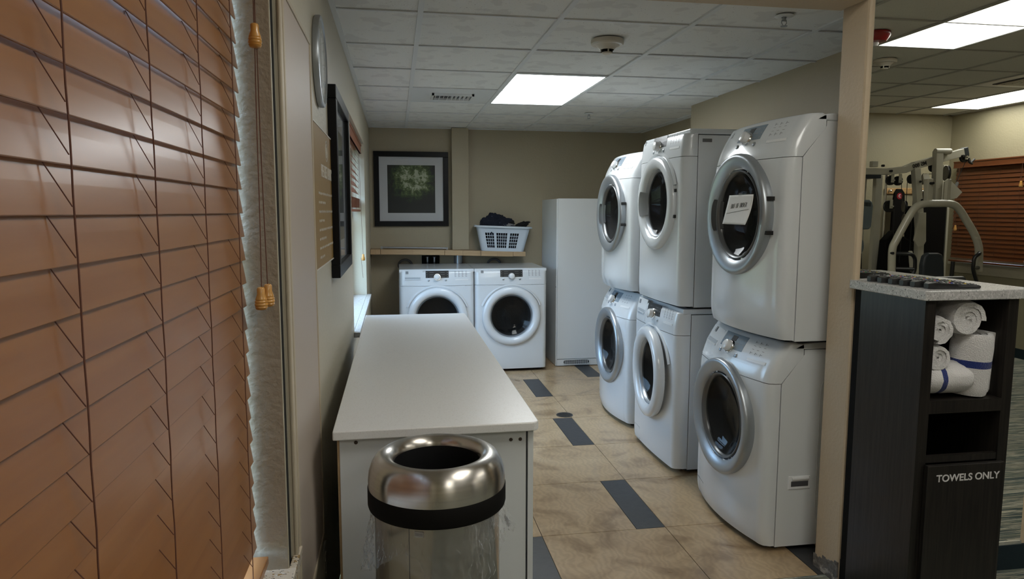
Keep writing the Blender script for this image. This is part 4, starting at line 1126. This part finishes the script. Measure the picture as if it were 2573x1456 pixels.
# ---------------------------------------------------------------- remote controls on the cabinet
def remote(label, loc, rz, L=.20, w=.046, h=.022, wedge=False):
    t = thing('remote_control', label, 'remote control', loc, rz, 'black remote controls on the cabinet')
    m = MB()
    n = 12; secs = []
    for k in range(n+1):
        f_ = k/n; x = f_*L; ww = w/2*(1-.5*max(0, (.06-f_)/.06)**2-.4*max(0, (f_-.94)/.06)**2)
        hh = h*(1-.35*f_) if not wedge else h*(1.15-.6*f_)
        hh *= (1-.25*max(0, (.05-f_)/.05)-.3*max(0, (f_-.95)/.05))
        secs.append([(x, -ww*.75, 0), (x, ww*.75, 0), (x, ww, hh*.45), (x, ww*.9, hh), (x, -ww*.9, hh), (x, -ww, hh*.45)])
    vs = [p for s_ in secs for p in s_]; fs = [(i*6+k, i*6+(k+1) % 6, (i+1)*6+(k+1) % 6, (i+1)*6+k) for i in range(n) for k in range(6)]
    fs += [(5, 4, 3, 2, 1, 0), tuple(n*6+k for k in range(6))]
    m.add(vs, fs); m.build('case', M_BLACK, t, 50)
    for i in range(11):
        x = .025+.0150*i
        for j in (-1, 0, 1):
            if (i+j) % 7 == 6: continue
            y = j*.0125; hh = (h*(1-.35*x/L)) if not wedge else h*(1.15-.6*x/L)
            mt = M_BLACK
            if i == 4: mt = {-1: M_BLUB, 0: M_REDB, 1: M_GREENB}[j]
            elif i == 8 and j == 0: mt = M_YELB
            elif random.random() < .12: mt = M_GRYB
            if mt.name not in BTN:
                q = MB(); q.lathe([(.0042, -.001), (.0040, .0022), (.0025, .0032), (0, .0033)], (0, 0, 0), n=8); b = q.build('button', mt, t, 60); BTN[mt.name] = b.data
            else:
                b = bpy.data.objects.new('button', BTN[mt.name]); COL.objects.link(b); b.parent = t
            b.location = (x, y, hh)
BTN = {}
RY = [2.085, 2.138, 2.187, 2.238, 2.290, 2.342]
RL = ['flat wedge-shaped remote control at the front of the row', 'remote control just behind the flat front one', 'third remote control counted from the front of the row',
      'fourth remote control counted from the front of the row', 'second remote control from the mirror', 'remote control nearest the mirror']
for i, y in enumerate(RY):
    remote(RL[i], (1.765-.004*i+(.005 if i == 0 else 0), y, 1.2435), radians(-2+1.5*sin(i*2)), .200 if i else .195, .046, .024 if i else .020, wedge=(i == 0))

# ---------------------------------------------------------------- gym equipment (seen only in the mirror)
def G(x, yv, z): return Vector((x, 4.84-yv, z))
t = thing('multi_gym', 'cream multi-station weight machine reflected in the mirror', 'exercise machine', G(4.9, 6.3, 0))
o0 = t.location.copy()
def GL_(x, yv, z): return G(x, yv, z)-o0
m = MB()
m.bar(GL_(4.40, 6.2, 1.897), GL_(4.755, 6.2, 1.897), .06, .062); m.bar(GL_(4.745, 6.2, 1.897), GL_(4.93, 6.2, 1.918), .062, .066)
m.bar(GL_(4.92, 6.2, 1.915), GL_(5.03, 6.2, 1.958), .062, .066); m.bar(GL_(5.02, 6.2, 1.954), GL_(5.56, 6.2, 2.095), .062, .074)
m.build('top_boom', M_CREAM, t, bevel=.004)
m = MB(); m.bar(GL_(5.555, 6.2, 2.094), GL_(5.602, 6.2, 2.106), .066, .082); m.build('boom_cap', M_PAD, t, bevel=.004)
m = MB(); m.bar(GL_(5.25, 6.16, 2.10), GL_(5.27, 6.16, 1.62), .075, .06, up=(0, 1, 0)); m.cyl(GL_(5.21, 6.15, 2.095), GL_(5.38, 6.15, 2.098), .028, 16); m.build('mast', M_CREAM, t, bevel=.003)
m = MB(); m.bar(GL_(5.975, 6.9, 2.02), GL_(5.985, 6.9, 0.02), .05, .05, up=(0, 1, 0)); m.build('rear_post', M_CREAM, t, bevel=.003)
m = MB(); m.bar(GL_(5.035, 6.18, 1.93), GL_(5.12, 6.18, 1.35), .066, .06, up=(0, 1, 0)); m.bar(GL_(5.12, 6.18, 1.36), GL_(5.16, 6.18, .04), .066, .06, up=(0, 1, 0)); m.build('front_post', M_CREAM, t, bevel=.003)
m = MB(); m.bar(GL_(4.60, 6.25, 1.97), GL_(4.66, 6.25, 1.97), .05, .055); m.build('boom_lug', M_CREAM, t, bevel=.003)
m = MB(); m.bar(GL_(4.87, 6.5, 1.88), GL_(4.88, 6.5, .02), .075, .05, up=(0, 1, 0)); m.build('guide_post', M_CREAM, t, bevel=.003)
m = MB(); m.cyl(GL_(4.905, 6.42, 1.88), GL_(4.915, 6.42, .05), .011, 12); m.build('guide_rod', M_CHROME, t, 40)
m = MB(); m.bar(GL_(4.74, 6.55, 1.88), GL_(4.74, 6.55, .02), .05, .05, up=(0, 1, 0)); m.build('guide_post', M_CREAM, t, bevel=.003)
pul = [(4.797, 1.812), (4.881, 1.810), (5.03, 1.828), (5.259, 1.946), (5.60, 2.045), (4.80, 1.56)]
for x, z in pul:
    m = MB(); r_ = .046 if (x, z) != (4.80, 1.56) else .058
    m.lathe([(0, -.010), (r_-.006, -.012), (r_, -.012), (r_-.006, 0), (r_, .012), (r_-.006, .012), (0, .010)], GL_(x, 6.22, z), (0, 1, 0), 32); pu = m.build('pulley', M_BLACK, t, 40)
    m = MB(); m.bar(GL_(x, 6.19, z-.02), GL_(x, 6.19, z+.065), .030, .006, up=(0, 1, 0)); m.cyl(GL_(x, 6.16, z), GL_(x, 6.20, z), .008, 10)
    m.build('bracket', M_CREAM, pu)
for x, z in ((5.17, 1.83), (5.195, 1.66), (5.415, 1.89), (4.97, 1.56), (4.98, 1.43)):
    m = MB(); r_ = .055 if x < 5.4 else .075
    m.lathe([(0, -.010), (r_, -.012), (r_-.006, 0), (r_, .012), (0, .010)], GL_(x, 6.22, z), Vector((1, .35, 0)), 32); m.build('pulley', M_BLACK, t, 40)
cb = MB()
for a, b in (((5.625, 2.02), (5.53, 1.80)), ((4.92, 1.79), (4.945, 1.58)), ((4.985, 1.80), (4.985, 1.58)), ((5.06, 1.80), (5.06, 1.0)), ((4.96, 1.42), (4.95, 1.0)), ((4.86, 1.54), (4.87, 1.2)), ((5.17, 1.88), (5.27, 1.88)), ((5.17, 1.78), (5.22, 1.78)), ((4.78, 1.86), (4.83, 1.86))):
    cb.cyl(GL_(a[0], 6.22, a[1]), GL_(b[0], 6.22, b[1]), .0032, 6)
cb.build('cable', M_BLACK, t)
m = MB(); m.tube([GL_(5.53, 6.2, 1.80), GL_(5.50, 6.2, 1.75), GL_(5.48, 6.2, 1.70)], [.012, .016, .010], 10); m.tube(smoothpath([GL_(5.53, 6.2, 1.79), GL_(5.48, 6.2, 1.68), GL_(5.42, 6.2, 1.63), GL_(5.33, 6.2, 1.615)]), .011, 8); m.build('chain', M_DUCT, t, 40)
m = MB(); m.prism([GL_(5.30, 6.12, 1.80), GL_(5.34, 6.12, 1.83), GL_(5.50, 6.12, 1.70), GL_(5.44, 6.12, 1.64), GL_(5.30, 6.12, 1.62)], (0, .02, 0)); m.build('cam_plate', M_CREAM, t)
m = MB(); m.tube(smoothpath([GL_(5.61, 6.2, 2.09), GL_(5.635, 6.2, 2.05), GL_(5.66, 6.2, 1.99)]), .007, 8); m.tube(smoothpath([GL_(5.62, 6.2, 2.05), GL_(5.645, 6.2, 2.0), GL_(5.68, 6.2, 1.985)]), .011, 8); m.cyl(GL_(5.66, 6.2, 1.995), GL_(5.70, 6.2, 2.03), .010, 8); m.build('hook', M_BLACK, t, 40)
# press arm
pts = smoothpath([GL_(4.386, 5.6, .97), GL_(4.380, 5.6, 1.17), GL_(4.415, 5.6, 1.26), GL_(4.50, 5.6, 1.42), GL_(4.575, 5.6, 1.535), GL_(4.66, 5.6, 1.575), GL_(4.80, 5.6, 1.581), GL_(4.94, 5.6, 1.578), GL_(5.02, 5.6, 1.538), GL_(5.11, 5.6, 1.43), GL_(5.20, 5.6, 1.31), GL_(5.255, 5.6, 1.20), GL_(5.270, 5.6, 1.10), GL_(5.275, 5.6, .965)], 6)
m = MB(); m.tube(pts, .033, 20); m.build('press_arm', M_CREAM, t, 60)
m = MB(); m.bar(GL_(4.715, 5.62, 1.80), GL_(4.725, 5.62, 1.56), .055, .05, up=(0, 1, 0)); m.bar(GL_(4.72, 5.62, 1.70), GL_(5.1, 6.12, 1.85), .05, .05); m.bar(GL_(4.93, 5.62, 1.80), GL_(4.93, 5.62, 1.59), .02, .02, up=(0, 1, 0)); m.build('arm_bracket', M_CREAM, t, bevel=.003)
for sx_, xa in ((1, 4.41), (-1, 5.25)):
    m = MB(); d = sx_
    m.tube(smoothpath([GL_(xa, 5.58, 1.135), GL_(xa+d*.07, 5.5, 1.135), GL_(xa+d*.115, 5.5, 1.10), GL_(xa+d*.125, 5.5, 1.04), GL_(xa+d*.12, 5.5, .98), GL_(xa+d*.07, 5.5, .86)]), .016, 10)
    m.tube([GL_(xa, 5.58, 1.0), GL_(xa+d*.12, 5.5, 1.0)], .016, 10); m.build('hand_grip', M_BLACK, t, 60)
m = MB()
for x, z in ((4.36, 1.14), (4.75, 1.90), (5.07, 1.80), (5.10, 1.62), (5.255, 2.07), (5.53, 2.055), (4.66, 1.95), (4.715, 1.76), (5.12, 1.38)):
    m.cyl(GL_(x, 6.145 if x > 4.6 and x != 4.715 else 5.56, z), GL_(x, 6.17 if x > 4.6 and x != 4.715 else 5.60, z), .012, 10)
m.build('bolts', M_BLACK, t)
text('model_number', 'MS 800', .052, GL_(5.065, 6.1665, 1.965), (-1, 0, -.26), (-.26, 0, 1), M_BLACK, t, bold=.001)
m = MB(); m.prism([GL_(4.455, 5.3, .90), GL_(4.67, 5.3, .90), GL_(4.655, 5.3, 1.06), GL_(4.635, 5.3, 1.14), GL_(4.60, 5.3, 1.155), GL_(4.50, 5.3, 1.155), GL_(4.465, 5.3, 1.13), GL_(4.45, 5.3, 1.05)], (0, -.06, 0)); m.build('back_pad', M_PAD, t, bevel=.015, seg=3)
m = MB(); m.bar(GL_(4.56, 5.36, 1.0), GL_(4.60, 5.9, .4), .05, .05); m.bar(GL_(4.6, 5.9, .42), GL_(5.1, 6.2, .42), .05, .05); m.bar(GL_(4.5, 6.0, .03), GL_(5.4, 6.5, .03), .06, .05); m.build('seat_frame', M_CREAM, t)
m = MB(); m.prism([GL_(4.36, 5.25, .45), GL_(4.76, 5.25, .45), GL_(4.74, 5.25, .51), GL_(4.38, 5.25, .51)], (0, -.4, 0)); m.build('seat_pad', M_PAD, t, bevel=.015, seg=3)
m = MB(); m.cyl(GL_(4.905, 5.5, .80), GL_(4.915, 5.5, 1.065), .017, 12); m.bar(GL_(4.85, 5.5, .80), GL_(5.05, 5.5, .80), .05, .05); m.bar(GL_(4.95, 5.5, .80), GL_(5.12, 6.15, .75), .05, .05); m.build('side_handle', M_BLACK, t, 40)
m = MB(); m.prism([GL_(5.475, 6.6, 1.57), GL_(5.775, 6.6, 1.57), GL_(5.785, 6.6, .02), GL_(5.545, 6.6, .02)], (0, -.25, 0)); m.build('weight_shroud', M_BLACKM, t, bevel=.006)
m = MB(); m.bar(GL_(5.80, 6.62, 1.60), GL_(5.80, 6.60, .05), .025, .03, up=(0, 1, 0)); m.build('shroud_frame', M_CREAM, t)
m = MB(); m.prism([GL_(5.03, 6.10, 1.50), GL_(5.10, 6.10, 1.50), GL_(5.12, 6.10, 1.22), GL_(5.09, 6.10, 1.17), GL_(5.03, 6.10, 1.17), GL_(4.99, 6.10, 1.23)], (0, .02, 0)); m.build('side_plate', M_CREAM, t, bevel=.003)
m = MB(); m.prism([GL_(4.90, 6.05, 1.13), GL_(4.94, 6.05, 1.13), GL_(4.97, 6.05, .93), GL_(4.93, 6.05, .93)], (0, .02, 0)); m.build('link_plate', M_CREAM, t, bevel=.008)
m = MB(); m.prism([GL_(4.85, 6.3, 1.22), GL_(4.95, 6.3, 1.32), GL_(5.12, 6.3, 1.22), GL_(5.30, 6.3, 1.10), GL_(5.32, 6.3, .3), GL_(4.80, 6.3, .3)], (0, -.10, 0)); m.build('lower_guard', M_BLACKM, t, bevel=.01)
m = MB(); m.box(GL_(4.42, 6.36, 1.84), GL_(4.80, 6.60, 1.88)); m.box(GL_(4.42, 6.58, .05), GL_(4.70, 6.62, 1.84)); m.cyl(GL_(4.60, 6.4, .05), GL_(4.60, 6.4, 1.84), .012, 10); m.build('stack_tower', M_PAD, t)

t = thing('hook_rack', 'light wooden wall rack with hooks behind the weight machine', 'hook rack', G(5.77, 7.25, 1.745))
m = MB(); m.box((-.25, 0, -.035), (.25, .02, .035)); m.build('board', M_OAK, t, bevel=.008)
for x in (-.20, -.07, .1, .21):
    m = MB(); m.lathe([(0, 0), (.013, 0), (.013, .006), (.005, .02), (.012, .035), (0, .042)], (x, .02, 0), (0, 1, 0), 16); m.build('hook', M_CHROME, t, 50)
t = thing('exercise_board', 'tall black board with a round red emblem leaning at the rear wall', 'exercise board', G(5.62, 7.12, 0))
m = MB(); P = [(-.09, .10), (.09, .10), (.078, 1.60), (.066, 1.72), (.03, 1.765), (-.03, 1.765), (-.058, 1.72), (-.072, 1.60)]
m.prism([(x, 0, z) for x, z in P], (0, -.03, 0)); m.build('board', M_BLACKM, t, bevel=.006)
m = MB(); m.disc((0, .0035, 1.685), .036, (0, 1, 0)); lg = m.build('emblem', mat('emblem_red', (.25, .008, .015), .5), t)
m = MB(); m.tube([(.012*cos(a), .005, 1.685+.015*sin(a)) for a in [radians(40+28*k) for k in range(11)]], .004, 6); m.build('emblem_mark', M_WPLAST, lg)
m = MB(); m.box((-.07, -.03, .0), (-.04, .01, .11)); m.box((.04, -.03, .0), (.07, .01, .11)); m.build('foot', M_BLACK, t)
t = thing('elliptical_trainer', 'grey fitness machine console at the left edge of the mirror', 'exercise machine', G(4.2, 5.8, 0))
m = MB(); m.prism([(-.12, 0, 1.615), (.08, 0, 1.615), (.105, 0, 1.595), (.118, 0, 1.56), (.11, 0, 1.37), (.09, 0, 1.345), (.02, 0, 1.345), (-.12, 0, 1.31)], (0, -.10, 0)); m.build('console', M_CONSOLE, t, bevel=.012, seg=3)
m = MB()
for k in range(12): m.box((-.06+.0125*k, .001, 1.565-.001*k), (-.054+.0125*k, .004, 1.600-.001*k))
m.build('speaker_slots', M_BLACK, t)
m = MB(); m.tube(smoothpath([(-.02, -.05, 1.34), (-.03, -.07, 1.0), (0, -.1, .5), (0, -.1, .05)]), .05, 12); m.build('column', M_PAD, t, 60)
m = MB(); m.tube(smoothpath([(-.02, .02, 1.24), (-.02, .03, 1.18), (-.03, .02, 1.14)]), [.032]*13 if False else .034, 12); m.build('grip', M_CONSOLE, t, 60)
m = MB(); m.prism([(-.14, -.12, 1.30), (.11, -.12, 1.30), (.13, -.12, .9), (.13, -.12, .3), (-.14, -.12, .3)], (0, -.06, 0)); m.build('shroud', M_BLACKM, t, bevel=.01)
m = MB(); m.box((-.2, -.15, 0), (.2, .9, .09)); m.build('base', M_BLACK, t, bevel=.02)
t = thing('exercise_bench', 'grey and black exercise equipment right of the towel cabinet in the mirror', 'exercise machine', G(2.95, 3.75, 0))
m = MB(); m.box((-.35, -.10, .66), (.45, .06, .74)); m.build('frame_beam', mat('machine_silver', (.30, .31, .31), .3, metal=.6), t, bevel=.02)
m = MB(); m.box((-.35, -.04, .05), (-.27, .02, .66)); m.box((.35, -.04, .05), (.43, .02, .66)); m.box((-.4, -.2, 0), (.48, .2, .06)); m.build('leg_frame', M_PAD, t, bevel=.01)
m = MB(); m.prism([(-.40, .0, .745), (.45, 0, .745), (.45, 0, .82), (-.12, 0, .83), (-.18, 0, .93), (-.36, 0, .96)], (0, -.2, 0)); m.build('pad', M_PAD, t, bevel=.02)
m = MB(); m.cyl((-.45, .02, 1.08), (.45, .02, 1.08), .035, 16); m.bar((.3, -.02, .75), (.3, 0, 1.1), .05, .05, up=(0, 1, 0)); m.build('roller', M_BLACK, t, 40)
